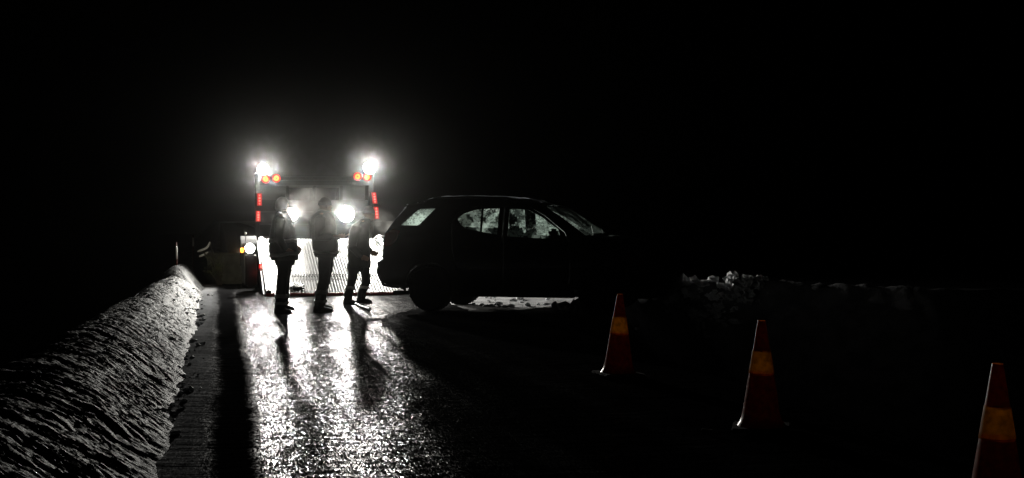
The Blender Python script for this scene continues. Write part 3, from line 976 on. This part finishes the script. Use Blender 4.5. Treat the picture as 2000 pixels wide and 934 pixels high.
# interior
for (x, sy) in ((1.42, -.38), (1.42, .38), (.62, -.42), (.62, .42), (.62, 0)):
    bm = bmesh.new(); box(bm, x - .22, x + .30, sy - .23, sy + .23, .62, .80, .05)
    vs = box(bm, -.08, .08, -.23, .23, 0, .62, .05)
    for v in vs: v.co = Matrix.Translation((x - .22, sy, .74)) @ (Matrix.Rotation(rad(-14), 4, 'Y') @ v.co)
    s_ = obj('seat', bm, M_SEAT, car, True)
    bm = bmesh.new(); box(bm, x - .46, x - .34, sy - .12, sy + .12, 1.37, 1.54, .04); tube(bm, [(x - .39, sy - .05, 1.3), (x - .40, sy - .05, 1.4)], .008, 6); tube(bm, [(x - .39, sy + .05, 1.3), (x - .40, sy + .05, 1.4)], .008, 6)
    obj('headrest', bm, M_SEAT, s_, True)
bm = bmesh.new()
vs = box(bm, 2.0, 2.66, -.80, .80, .72, 1.12, .06)
obj('dashboard', bm, M_PLASTIC, car)
bm = bmesh.new()
pts = [Vector((1.93 + .06 * math.sin(a), .38 + .185 * math.cos(a), 1.05 + .175 * math.sin(a))) for a in [i * math.tau / 20 for i in range(21)]]
tube(bm, pts, .014, 8); tube(bm, [(1.93, .38 - .17, 1.05), (1.96, .38, 1.04), (1.93, .38 + .17, 1.05)], .018, 8); tube(bm, [(1.95, .38, 1.04), (2.1, .38, 1.0)], .03, 8)
obj('steering_wheel', bm, M_PLASTIC, car, True)
bm = bmesh.new(); tube(bm, [(2.58, -.55, 1.225), (2.42, .05, 1.345)], .008, 6); tube(bm, [(2.60, .1, 1.235), (2.46, .68, 1.31)], .008, 6)
obj('wiper', bm, M_PLASTIC, car)

# ------------------------------------------------------------------ traffic cones
def translucent(name, col, back, rough=.5, clear=.3, dark=.35, trans=.6):
    m = bpy.data.materials.new(name); m.use_nodes = True
    N = m.node_tree.nodes; L = m.node_tree.links; out = N['Material Output']; b = N['Principled BSDF']
    b.inputs['Roughness'].default_value = rough
    tc = N.new('ShaderNodeTexCoord'); nz = N.new('ShaderNodeTexNoise'); nz.inputs['Scale'].default_value = 26; nz.inputs['Detail'].default_value = 6
    L.new(tc.outputs['Object'], nz.inputs['Vector'])

    def ramp(c):
        r = N.new('ShaderNodeValToRGB'); r.color_ramp.elements[0].position = .32; r.color_ramp.elements[1].position = .62
        r.color_ramp.elements[0].color = (*[x * dark for x in c], 1); r.color_ramp.elements[1].color = (*c, 1)
        L.new(nz.outputs[0], r.inputs[0]); return r.outputs[0]
    L.new(ramp(col), b.inputs['Base Color'])
    t = N.new('ShaderNodeBsdfTranslucent'); L.new(ramp(back), t.inputs[0])
    mx = N.new('ShaderNodeMixShader'); mx.inputs[0].default_value = trans
    L.new(b.outputs[0], mx.inputs[1]); L.new(t.outputs[0], mx.inputs[2])
    tp = N.new('ShaderNodeBsdfTransparent'); tp.inputs[0].default_value = (*back, 1)         # clear share added so light from behind makes the cone glow
    m3 = N.new('ShaderNodeMixShader'); m3.inputs[0].default_value = clear
    L.new(mx.outputs[0], m3.inputs[1]); L.new(tp.outputs[0], m3.inputs[2]); L.new(m3.outputs[0], out.inputs[0])
    return m


M_CONE = translucent('orange_cone_plastic', (.6, .09, .016), (.8, .18, .03), rough=.28, clear=.010, dark=.5, trans=.35)
M_SLEEVE = translucent('amber_reflective_sleeve', (.75, .4, .08), (1, .55, .09), clear=.5, dark=.4)  # clear share stands in for light the band would throw back


def make_cone():
    r = empty('traffic_cone', 'x', 'traffic cone', group='cones along the right road edge')
    H = .765

    def rr(z): return .027 + (.150 - .027) * (H - z) / H + (.045 * ((.12 - z) / .12) ** 2 if z < .12 else 0)
    bm = bmesh.new()
    for zs in ([.03, .06, .09, .12, .2, .3, .402], [.553, .6, .7, .755, H]):  # body left open behind the sleeve so the band glows brighter
        rings = [[(rr(z) * math.cos(k * math.tau / 32), rr(z) * math.sin(k * math.tau / 32), z) for k in range(32)] for z in zs]
        ring_loft(bm, rings, cap=False)
    obj('cone_body', bm, M_CONE, r, True)
    bm = bmesh.new()
    zs = [.395, .40, .43, .47, .51, .555, .56]
    rings = [[((rr(z) + (.003 if 0 < i < 6 else .0005)) * math.cos(k * math.tau / 32), (rr(z) + (.003 if 0 < i < 6 else .0005)) * math.sin(k * math.tau / 32), z) for k in range(32)] for i, z in enumerate(zs)]
    ring_loft(bm, rings, cap=False)
    obj('sleeve', bm, M_SLEEVE, r, True)
    bm = bmesh.new()
    box(bm, -.20, .20, -.20, .20, .008, .032, .01)
    for sx in (-1, 1):
        for sy in (-1, 1): box(bm, sx * .15 - .03, sx * .15 + .03, sy * .15 - .03, sy * .15 + .03, 0.001, .012)
    obj('base', bm, M_BLACK, r)
    return r


cone = make_cone()
spots = [((1208, 737), 'smallest farthest traffic cone, almost dark, in front of the car nose', .02, .3),
         ((1488, 844), 'middle traffic cone with a dull amber band between two other cones', .0, -.2),
         ((1950, 1019), 'nearest traffic cone cut by the bottom right corner with bright amber band', .0, .5)]
for i, ((px, y), lab, lean, rz) in enumerate(spots):
    o = cone if i == 0 else clone(cone)
    o.location = on_ground(px, y) + Vector((0, 0, .012)); o.rotation_euler = (0, lean, rz); o['label'] = lab
bm = bmesh.new(); p = on_ground(1382, 848)
vs = box(bm, -.045, .045, -.012, .012, 0, .022, .005, Matrix.Translation(p + Vector((0, 0, .008))) @ Matrix.Rotation(rad(-38), 4, 'Z'))
o = obj('ice_chip', bm, M_SNOW); tag(o, 'tiny white sliver of ice on the dark road left of the middle cone', 'ice')

# ------------------------------------------------------------------ people
M_JACKET = mat('dark_work_jacket', (.035, .038, .03), .85, bump=.004, bscale=35, var=.3, sheen=.35)
M_TROUSER = mat('dark_work_trousers', (.02, .021, .022), .9, bump=.004, bscale=40, var=.3, sheen=.35)
M_BOOT = mat('black_boot_leather', (.012, .012, .012), .6, bump=.002)
M_SKIN = mat('skin', (.45, .27, .19), .55)
M_GLOVE = mat('dark_glove', (.02, .02, .02), .8)
M_HAIR = mat('dark_hair', (.03, .02, .014), .6, bump=.004, bscale=90, sheen=.35)
M_HAT = mat('dark_knit_hat', (.018, .018, .02), .95, bump=.004, bscale=120, sheen=.35)
TEX = bpy.data.textures.new('cloth_folds', 'CLOUDS'); TEX.noise_scale = .10; TEX.noise_depth = 2


def remesh(o, vox, disp=0.0, smooth=2):
    md = o.modifiers.new('join', 'REMESH'); md.mode = 'VOXEL'; md.voxel_size = vox; md.use_smooth_shade = True
    if smooth:
        sm = o.modifiers.new('soft', 'SMOOTH'); sm.factor = .5; sm.iterations = smooth
    if disp:
        dp = o.modifiers.new('folds', 'DISPLACE'); dp.texture = TEX; dp.strength = disp; dp.texture_coords = 'LOCAL'
    return o


def hand(bm, wrist, d, palm_n, side, size=.185, curl=.5):
    """palm and five separate fingers; d = direction of the hand, palm_n = where the palm faces"""
    d = Vector(d).normalized(); n = Vector(palm_n); n = (n - d * n.dot(d)).normalized(); s = d.cross(n) * side
    w_ = Vector(wrist); L_ = size
    for k in (-1, -.33, .33, 1):
        tube(bm, [w_ + s * k * .016, w_ + d * L_ * .28 + s * k * .026, w_ + d * L_ * .50 + s * k * .031], [.016, .016, .013], 8)
    for k, ln in ((-1, .40), (-.33, .46), (.33, .43), (1, .33)):
        p = w_ + d * L_ * .50 + s * k * .031; pts = [p]; dd = d.copy()
        for j, f in enumerate((.45, .32, .23)):
            dd = (dd * math.cos(curl * (.6 + .3 * j)) + n * math.sin(curl * (.6 + .3 * j))).normalized()
            p = p + dd * ln * L_ * f; pts.append(p)
        tube(bm, pts, [.0098, .0092, .0085, .0075], 8)
    b = w_ + d * L_ * .12 - s * .026
    tube(bm, [b, b + (d * .6 - s * .8) * .035, b + (d * .9 - s * .5 + n * .4) * .062, b + (d * 1.1 - s * .2 + n * .6) * .082], [.013, .012, .010, .008], 8)


def person(name, label, px0, base_y, torso, legs, arms, headc, head_size, head_yaw, hat, bands, cuffs, depth=None, jacket_ry=.2, collar=None):
    dep = depth or F * CAM_H / (base_y - 423)
    s = F / dep
    root = empty('person', label, 'person', ((px0 - 1000) / s, dep, 0), 0, 'people standing between the truck and the car')

    def P(px, y, dy=0.0): return Vector(((px - px0) / s, dy, CAM_H - (y - 423) / s))
    # --- body: head, neck, trunk, arms, hands, legs, feet: one continuous skin
    bm = bmesh.new()
    hc = P(*headc); hr = head_size / s
    g = bmesh.ops.create_uvsphere(bm, u_segments=24, v_segments=18, radius=1)
    for v in g['verts']:
        c = v.co; x, y, z = c.x, c.y, c.z
        jaw = 1 - .22 * max(0, -z)
        fx = x * .098 * (1 + .04 * z); fy = y * .078 * jaw; fz = z * .125
        if x > .3 and z < 0: fx += .012 * (-z)
        v.co = Vector((fx, fy, fz)) * (hr / .125)
    k = hr / .125
    feat = [((.098, 0, -.012), (.016, .013, .018)), ((.094, 0, .012), (.011, .009, .024)), ((.092, 0, -.058), (.012, .024, .007)), ((.090, 0, -.070), (.012, .020, .008)),
            ((.084, 0, -.100), (.020, .022, .018)), ((.082, .033, .022), (.014, .026, .008)), ((.082, -.033, .022), (.014, .026, .008)),
            ((0, .078, -.008), (.018, .008, .030)), ((0, -.078, -.008), (.018, .008, .030))]
    for c, r in feat:
        g2 = bmesh.ops.create_icosphere(bm, subdivisions=2, radius=1)
        for v in g2['verts']: v.co = (Vector(c) + Vector((v.co.x * r[0], v.co.y * r[1], v.co.z * r[2]))) * k
    R = Matrix.Translation(hc) @ Matrix.Rotation(head_yaw, 4, 'Z')
    for v in bm.verts: v.co = R @ v.co
    ty, tl0, tl1 = torso[0]
    neck = P((tl0 + tl1) / 2, ty + 3)
    tube(bm, [hc + Vector((-.01, 0, -.05)), neck, neck + Vector((0, 0, -.05))], [.058, .062, .075], 12)
    rings = []
    for (y, xl, xr) in torso:
        c = P((xl + xr) / 2, y); rx = max(.04, (xr - xl) / 2 / s - .035); ry = (jacket_ry - .035) * (.45 if y == torso[0][0] else 1)
        rings.append([c + Vector((rx * math.cos(a), ry * math.sin(a), 0)) for a in [i * math.tau / 20 for i in range(20)]])
    ring_loft(bm, rings)
    for leg in legs:
        dy = leg['dy']
        pts = [P(px, y, dy) for px, y, r in leg['pts']]; rr_ = [max(.035, r / s - .022) for px, y, r in leg['pts']]
        tube(bm, pts, rr_, 12)
        h, t, by = leg['foot']
        tube(bm, [P(h + 6, by - 6, dy), P((h + t) / 2, by - 5, dy), P(t - 5, by - 4, dy)], [.036, .036, .028], 10)
    for arm in arms:
        pts = [P(px, y, dy) for px, y, dy in arm['pts']]
        tube(bm, pts, [.050, .042, .030][:len(pts)] if len(pts) == 3 else [.05] * len(pts), 12)
        hand(bm, pts[-1], arm['dir'], arm['palm'], arm['side'], curl=arm.get('curl', .6))
    body = obj('body', bm, M_SKIN, root, True); remesh(body, .0065, 0, 1)
    # --- jacket: trunk, collar and sleeves, clean hem
    bm = bmesh.new(); rings = []
    for i, (y, xl, xr) in enumerate(torso):
        c = P((xl + xr) / 2, y); rx = (xr - xl) / 2 / s
        ry = jacket_ry * (.50, .80, .97)[i] if i < 3 else jacket_ry * (1 + .03 * math.sin(i))
        rings.append([c + Vector((rx * math.copysign(abs(math.cos(a)) ** .85, math.cos(a)), ry * math.copysign(abs(math.sin(a)) ** .85, math.sin(a)), 0)) for a in [j * math.tau / 28 for j in range(28)]])
    ring_loft(bm, rings)
    for arm in arms:
        pts = [P(px, y, dy) for px, y, dy in arm['pts']]
        e = pts[-1] + (pts[-2] - pts[-1]).normalized() * .03
        q = [pts[0]] + [pts[0].lerp(pts[1], .5), pts[1], pts[1].lerp(e, .5), e]
        tube(bm, q, [.083, .076, .072, .062, .055], 14)
    if collar:
        c0 = P(*collar); tube(bm, [c0 + Vector((0, 0, -.05)), c0], [.092, .078], 16)
    jk = obj('jacket', bm, M_JACKET, root, True); remesh(jk, .0095, .022, 2)
    for (y, hgt, tilt, col_r) in bands:                      # reflective bands round the jacket
        for (ya, xla, xra), (yb, xlb, xrb) in zip(torso, torso[1:]):
            if ya <= y <= yb:
                t = (y - ya) / (yb - ya); xl, xr = xla + (xlb - xla) * t, xra + (xrb - xra) * t
        bm = bmesh.new(); vals = []
        for a in [j * math.tau / 40 for j in range(40)]:
            ca, sa = math.cos(a), math.sin(a)
            c = P((xl + xr) / 2, y); rx = (xr - xl) / 2 / s + .008; ry = jacket_ry * 1.03 + .008
            w1 = .006 * math.sin(a * 3 + y) + .004 * math.sin(a * 7)
            p = c + Vector(((rx + w1) * math.copysign(abs(ca) ** .85, ca), (ry + w1) * math.copysign(abs(sa) ** .85, sa), tilt * ca * rx + .008 * math.sin(a * 5 + y)))
            vals.append((bm.verts.new(p + Vector((0, 0, -hgt / 2))), bm.verts.new(p + Vector((0, 0, hgt / 2)))))
        for (a0, b0), (a1, b1) in zip(vals, vals[1:] + vals[:1]): bm.faces.new((a0, a1, b1, b0))
        o = obj('reflective_band', bm, M_TAPE, jk, True); md = o.modifiers.new('solid', 'SOLIDIFY'); md.thickness = .006; md.offset = 1
    # --- trousers
    bm = bmesh.new()
    for leg in legs:
        dy = leg['dy']; pts = [P(px, y, dy) for px, y, r in leg['pts']]; rr_ = [r / s for px, y, r in leg['pts']]
        q = []; qr = []
        for (a, ra), (b, rb) in zip(zip(pts, rr_), zip(pts[1:], rr_[1:])):
            q += [a, a.lerp(b, .5)]; qr += [ra, (ra + rb) / 2]
        tube(bm, q + [pts[-1]], qr + [rr_[-1]], 16)
    (y, xl, xr) = torso[-1]; c = P((xl + xr) / 2, y - 8); hp = P(legs[0]['pts'][0][0], legs[0]['pts'][0][1])
    rings = []
    for zz, k2 in ((.0, .78), (-.08, .80), (-.14, .7)):
        cc = Vector((hp.x, 0, c.z + zz)); rx = (xr - xl) / 2 / s * k2
        rings.append([cc + Vector((rx * math.cos(a), jacket_ry * .85 * math.sin(a), 0)) for a in [j * math.tau / 20 for j in range(20)]])
    ring_loft(bm, rings)
    tr = obj('trousers', bm, M_TROUSER, root, True); remesh(tr, .0095, .02, 2)
    for leg in legs:                                        # cuff bands
        for y, hgt in cuffs:
            for (pa, ya, ra), (pb, yb, rb) in zip(leg['pts'], leg['pts'][1:]):
                if ya <= y <= yb:
                    t = (y - ya) / (yb - ya); c = P(pa + (pb - pa) * t, y, leg['dy']); r = (ra + (rb - ra) * t) / s + .009
                    bm = bmesh.new(); n = 28; v0 = []
                    for j in range(n):
                        a = j * math.tau / n; q = Vector((r * math.cos(a), r * math.sin(a), .006 * math.sin(3 * a)))
                        v0.append((bm.verts.new(c + q + Vector((0, 0, -hgt / 2))), bm.verts.new(c + q + Vector((0, 0, hgt / 2)))))
                    for (a0, b0), (a1, b1) in zip(v0, v0[1:] + v0[:1]): bm.faces.new((a0, a1, b1, b0))
                    o = obj('reflective_band', bm, M_TAPE, tr, True); md = o.modifiers.new('solid', 'SOLIDIFY'); md.thickness = .005; md.offset = 1
        # boots
        h, t_, by = leg['foot']; dy = leg['dy']; bm = bmesh.new()
        z0 = P(h, by).z; x0, x1 = P(h, by).x, P(t_, by).x; ln = x1 - x0
        cx, cy_, cr = leg['pts'][-1]; ank = P(cx, cy_)
        rings = []
        for f, wd, ht in ((0, .030, .075), (.06, .040, .10), (.25, .045, .115), (.45, .044, .095), (.62, .050, .070), (.8, .050, .058), (.93, .040, .048), (1.0, .022, .034)):
            x = x0 + ln * f
            rings.append([Vector((x, dy + wd * c_, z0 + .012 + (ht if s_ > 0 else 0) * abs(s_) + (0 if s_ > 0 else -.004))) for c_, s_ in [(math.cos(a), math.sin(a)) for a in [j * math.tau / 16 for j in range(16)]]])
        ring_loft(bm, rings)
        tube(bm, [Vector((x0 + ln * .27, dy, z0 + .07)), Vector((x0 + ln * .24, dy, z0 + .17)), Vector((ank.x, dy, z0 + .22))], [.052, .056, .060], 14)
        bt = obj('boot', bm, M_BOOT, root, True); remesh(bt, .008, 0, 2)
        bm = bmesh.new(); rings = []
        for zz in (0.0, .022):
            rr2 = []
            for f, wd in ((-.01, .02), (.06, .040), (.25, .046), (.45, .042), (.62, .050), (.82, .052), (.95, .038), (1.01, .014)): rr2.append(Vector((x0 + ln * f, dy + wd, z0 + zz)))
            for f, wd in ((1.01, .014), (.95, .038), (.82, .052), (.62, .050), (.45, .042), (.25, .046), (.06, .040), (-.01, .02)): rr2.append(Vector((x0 + ln * f, dy - wd, z0 + zz)))
            rings.append(rr2)
        ring_loft(bm, rings); obj('sole', bm, M_BLACK, bt)
    # --- hair or hat, following the skull
    bm = bmesh.new(); g = bmesh.ops.create_uvsphere(bm, u_segments=28, v_segments=20, radius=1)
    kind, grow, low = hat
    kill = []
    for v in g['verts']:
        x, y, z = v.co
        if z < low and (x > -.25 or kind == 'hat'): kill.append(v)
        elif kind == 'hair' and z < .25 and x > .55: kill.append(v)
        wob = .003 * noise.noise(v.co * 5)
        v.co = R @ (Vector((x * .098, y * .080, z * .125)) * (hr / .125) * grow + Vector((-.006 - wob, wob, .004)))
    bmesh.ops.delete(bm, geom=kill, context='VERTS')
    o = obj('hair' if kind == 'hair' else 'knit_hat', bm, M_HAIR if kind == 'hair' else M_HAT, root, True)
    md = o.modifiers.new('solid', 'SOLIDIFY'); md.thickness = .012; md.offset = 1
    if kind == 'hat':
        bm = bmesh.new()
        pts = [R @ (Vector((.098 * math.cos(a), .080 * math.sin(a), .125 * low)) * (hr / .125) * grow * Vector((1, 1, 1)).length / 1.732 + Vector((-.006, 0, .012))) for a in [j * math.tau / 24 for j in range(25)]]
        tube(bm, pts, .014, 8); obj('hat_brim', bm, M_HAT, o, True)
    return root, P


p1, P1 = person('person', 'left-hand standing person in a long dark jacket with two reflective bands', 553, 611,
       [(414, 543, 562), (421, 538, 567), (430, 533, 572), (445, 529, 576), (460, 527, 577), (475, 526, 579), (490, 525, 582), (500, 526.5, 583), (508, 531, 582)],
       [dict(dy=-.10, pts=[(556, 500, 12.9), (555, 520, 11.8), (553, 547, 10.3), (550, 575, 9.9), (549, 600, 9.5)], foot=(537, 571, 611.5)),
        dict(dy=.10, pts=[(558, 500, 12.2), (557, 520, 11.8), (554, 545, 9.9), (553, 575, 9.1), (551, 598, 8.7)], foot=(541, 573, 608))],
       [dict(pts=[(551, 433, -.20), (549, 465, -.25), (562, 486, -.20)], dir=(.75, .35, -.5), palm=(.2, 1, 0), side=1),
        dict(pts=[(555, 433, .19), (557, 463, .24), (572, 482, .18)], dir=(.75, -.35, -.5), palm=(.2, -1, 0), side=-1)],
       (552, 403), 15.0, rad(35), ('hair', 1.10, -.55), [(470, .055, .0, 1), (497, .055, .12, 1)], [(578, .06), (592, .04)], jacket_ry=.21, collar=(552, 419))
p2, P2 = person('person', 'middle standing person in a dark jacket and knit hat, forearm held out towards the lamp', 631, 608.5,
       [(411, 622, 643), (417, 615, 648), (425, 608, 653), (437, 604, 656), (452, 605, 657), (468, 609, 658), (482, 611, 660), (496, 614, 660), (502, 616, 656)],
       [dict(dy=-.10, pts=[(636, 497, 13.7), (635, 520, 12.5), (634, 547, 10.3), (627, 573, 9.9), (625, 598, 8.7)], foot=(613, 651, 609)),
        dict(dy=.10, pts=[(638, 497, 12.9), (637, 520, 12.2), (634, 545, 9.9), (628, 573, 8.4), (626, 597, 8.4)], foot=(615, 648, 606))],
       [dict(pts=[(628, 430, -.20), (626, 464, -.25), (652, 462, -.20)], dir=(1, .1, .05), palm=(0, .4, 1), side=1, curl=.35),
        dict(pts=[(633, 430, .19), (636, 462, .24), (660, 463, .14)], dir=(1, -.15, .1), palm=(0, -.3, 1), side=-1, curl=.3)],
       (635.5, 402), 15.0, rad(28), ('hat', 1.05, .05), [(492, .03, .0, 1)], [(570, .06), (588, .04)], jacket_ry=.21, collar=(631, 416))
p3, P3 = person('person', 'right-hand person leaning with legs apart towards the rear of the dark car', 701, 594,
       [(427, 706, 723), (432, 698, 724), (439, 688, 724), (450, 682, 722), (465, 680, 721), (482, 679, 722), (500, 679, 723), (515, 680, 724), (522, 681, 724)],
       [dict(dy=-.08, pts=[(694, 517, 11.4), (690, 538, 9.1), (686, 556, 8.4), (682, 572, 8.0), (681, 583, 7.6)], foot=(671, 700, 594)),
        dict(dy=.10, pts=[(709, 517, 11.4), (712, 534, 9.5), (714, 550, 8.7), (707, 568, 8.0), (705, 582, 7.6)], foot=(695, 725, 593))],
       [dict(pts=[(696, 447, -.19), (691, 482, -.23), (708, 500, -.20)], dir=(.8, .3, -.4), palm=(.2, 1, 0), side=1),
        dict(pts=[(704, 447, .18), (708, 480, .23), (722, 492, .15)], dir=(.8, -.2, -.3), palm=(.2, -1, 0), side=-1)],
       (721, 418), 13.6, rad(18), ('hat', 1.05, .05), [], [(562, .05)], jacket_ry=.20, depth=23.7, collar=(716, 431))

# pale strip lying by the right-hand person's boots
bm = bmesh.new(); a = on_ground(694, 596); b = on_ground(722, 606)
tube(bm, [a + Vector((0, 0, .022)), a.lerp(b, .5) + Vector((0, 0, .02)), b + Vector((0, 0, .022))], .018, 8)
o = obj('pale_strip', bm, M_GALV, smooth=True); tag(o, "thin pale strip lying on the ice by the right-hand person's boots", 'bar')

# ------------------------------------------------------------------ left roadside: poles, barrier, bush
def snow_pole(px, y0, y1, depth, band, label, lean):
    a = at(px + lean, y0, depth); b = at(px, y1, depth); zb = a.z
    r = empty('snow_pole', label, 'marker pole', (a.x, a.y, 0), group='thin poles marking the snowy left roadside')
    bm = bmesh.new(); top = Vector((b.x - a.x, 0, b.z)); foot = Vector((0, 0, zb - .35))
    tube(bm, [foot, foot.lerp(top, .5), top], [.017, .016, .014], 10)
    obj('rod', bm, mat('red_brown_pole', (.12, .025, .02), .6), r, True)
    bm = bmesh.new(); t0, t1 = band
    f = Vector((0, 0, zb))
    tube(bm, [f.lerp(top, t0), f.lerp(top, t1)], [.0195, .019], 12, ends=False)
    obj('reflector_band', bm, mat('white_reflector', (.85, .83, .82), .3), r, True)


snow_pole(344, 530, 474, 28.6, (.42, .88), 'thin red-brown marker pole with white band standing on the left snow bank', 2)
snow_pole(377, 545, 460, 36, (.75, .95), 'faint marker pole farther back behind the curved snowy branches', 0)
M_CONC = mat('olive_concrete', (.15, .147, .115), .85, base2=(.09, .088, .066), vscale=5, bump=.006, bscale=30)
bar = empty('concrete_barrier', 'low olive concrete barrier between the snowy bush and the truck side lamp', 'barrier', (0, 0, 0))
bm = bmesh.new()
a = at(402, 556, 30.9); b = at(492, 556, 30.5)
bar.location = (a.x, a.y, 0); dvec = (b - a); L_ = Vector((dvec.x, dvec.y, 0)).length; bar.rotation_euler = (0, 0, math.atan2(dvec.y, dvec.x))
prof = [(-.02, .0), (-.02, .08), (.03, .22), (.05, .655), (.07, .675), (.15, .675), (.17, .655), (.19, .22), (.24, .08), (.24, 0)]
rings = [[(x, y, z) for y, z in prof] for x in [L_ * i / 8 for i in range(9)]]
ring_loft(bm, rings); obj('barrier_block', bm, M_CONC, bar)
bm = bmesh.new(); box(bm, .01, L_ - .01, .055, .165, .677, .69, .004); obj('cap_strip', bm, M_CONC, bar)

bush = empty('snowy_bush', 'dark olive bush with two curved white strips of snow on bent branches', 'bush', at(405, 556, 29.8).to_2d().to_3d())
M_LEAF = mat('olive_needles', (.11, .12, .045), .7, var=.5)
M_BARK = mat('dark_bark', (.05, .04, .03), .9)
bo = bush.location
bm = bmesh.new(); lv = bmesh.new()
base = at(428, 552, 29.8) - bo
for k in range(26):
    tip = at(random.uniform(396, 432), random.uniform(490, 532), 29.8 + random.uniform(-.25, .25)) - bo
    mid = base.lerp(tip, .55) + Vector((random.uniform(-.08, .08), random.uniform(-.1, .1), .08))
    tube(bm, [base + Vector((random.uniform(-.05, .05), random.uniform(-.05, .05), -.05)), mid, tip], [.012, .008, .004], 6)
    for j in range(26):
        t = random.uniform(.3, 1); q = (base.lerp(mid, t * 2) if t < .5 else mid.lerp(tip, t * 2 - 1)) + Vector([random.gauss(0, .03) for _ in range(3)])
        d = Vector([random.gauss(0, 1) for _ in range(3)]).normalized(); e = d.orthogonal().normalized() * .008; ln = random.uniform(.03, .06)
        v = [lv.verts.new(q + x) for x in (e, d * ln, -e, -d * ln * .3)]; lv.faces.new(v)
for pts in (((387, 491), (395, 488.5), (403, 485), (407, 480), (410, 472)), ((390, 501), (397, 498), (402, 495), (406, 492))):
    tube(bm, [base] + [at(px, y + 2, 29.75) - bo for px, y in reversed(pts)], .008, 6)
obj('twigs', bm, M_BARK, bush); obj('foliage', lv, M_LEAF, bush)
for pts in (((386.5, 491), (392, 489), (398, 487), (403, 484), (406.5, 480), (409.5, 473)), ((390, 500.5), (394, 499), (399, 497), (403, 494.5), (405.5, 493))):
    bm = bmesh.new(); n = len(pts)
    tube(bm, [at(px, y, 29.74) - bo for px, y in pts], [.018] + [.026] * (n - 3) + [.022, .014], 10)
    obj('snow_strip', bm, mat('fresh_snow', (.9, .88, .87), .5), bush, True)

# ------------------------------------------------------------------ breath in the cold air, and thin haze
def vapour(name, c, r, dens, label, scale=3.0, seed=0):
    bm = bmesh.new(); blob(bm, (0, 0, 0), r, 3, .5, seed)
    m = bpy.data.materials.new(name); m.use_nodes = True
    N = m.node_tree.nodes; L = m.node_tree.links; N.remove(N['Principled BSDF'])
    v = N.new('ShaderNodeVolumePrincipled'); v.inputs['Color'].default_value = (.95, .94, .9, 1); v.inputs['Anisotropy'].default_value = .55
    tc = N.new('ShaderNodeTexCoord'); nz = N.new('ShaderNodeTexNoise'); nz.inputs['Scale'].default_value = scale / max(r) * .3; nz.inputs['Detail'].default_value = 6; nz.inputs['Roughness'].default_value = .6
    mp = N.new('ShaderNodeMapping'); mp.inputs['Location'].default_value = (seed, 0, 0); L.new(tc.outputs['Object'], mp.inputs[0]); L.new(mp.outputs[0], nz.inputs['Vector'])
    ln = N.new('ShaderNodeVectorMath'); ln.operation = 'MULTIPLY'; ln.inputs[1].default_value = (1 / r[0], 1 / r[1], 1 / r[2]); L.new(tc.outputs['Object'], ln.inputs[0])
    le = N.new('ShaderNodeVectorMath'); le.operation = 'LENGTH'; L.new(ln.outputs[0], le.inputs[0])
    fo = N.new('ShaderNodeMapRange'); fo.inputs[1].default_value = 1.0; fo.inputs[2].default_value = .1; L.new(le.outputs['Value'], fo.inputs[0])
    rr_ = N.new('ShaderNodeMapRange'); rr_.inputs[1].default_value = .42; rr_.inputs[2].default_value = .68; L.new(nz.outputs[0], rr_.inputs[0])
    mu = N.new('ShaderNodeMath'); mu.operation = 'MULTIPLY'; L.new(fo.outputs[0], mu.inputs[0]); L.new(rr_.outputs[0], mu.inputs[1])
    m2 = N.new('ShaderNodeMath'); m2.operation = 'MULTIPLY'; m2.inputs[1].default_value = dens; L.new(mu.outputs[0], m2.inputs[0])
    L.new(m2.outputs[0], v.inputs['Density']); L.new(v.outputs[0], N['Material Output'].inputs['Volume'])
    o = obj(name, bm, m, loc=c, smooth=True); tag(o, label, kind='stuff'); return o


vapour('breath_cloud', at(748, 434, 23.5), (.26, .2, .24), .9, 'pale breath cloud drifting between the right-hand person and the car', 3, 1.3)
vapour('breath_cloud', at(607, 392, 22.6), (.28, .25, .30), .55, 'thin breath cloud beside the head of the middle person', 3, 4.1)

HAZE = .0000021
bm = bmesh.new(); box(bm, -640, 640, -640, 640, -11.0, 3.6)
mh = bpy.data.materials.new('haze'); mh.use_nodes = True
N = mh.node_tree.nodes; N.remove(N['Principled BSDF']); L = mh.node_tree.links
av = N.new('ShaderNodeAddShader')
halo = N.new('ShaderNodeVolumePrincipled'); halo.inputs['Color'].default_value = (.9, .9, .86, 1)
halo.inputs['Density'].default_value = HAZE * 190; halo.inputs['Anisotropy'].default_value = .997  # strongly forward share added to imitate lens bloom round the lamps
av2 = N.new('ShaderNodeAddShader'); L.new(halo.outputs[0], av2.inputs[1])
for i, (d, g) in enumerate(((HAZE, .72), (HAZE * 10, .990))):          # fine droplets and larger ones that throw light forward
    v = N.new('ShaderNodeVolumePrincipled'); v.inputs['Color'].default_value = (.9, .9, .86, 1)
    v.inputs['Density'].default_value = d; v.inputs['Anisotropy'].default_value = g
    L.new(v.outputs[0], av.inputs[i])
L.new(av.outputs[0], av2.inputs[0]); L.new(av2.outputs[0], N['Material Output'].inputs['Volume'])
o = obj('haze', bm, mh); tag(o, kind='stuff')
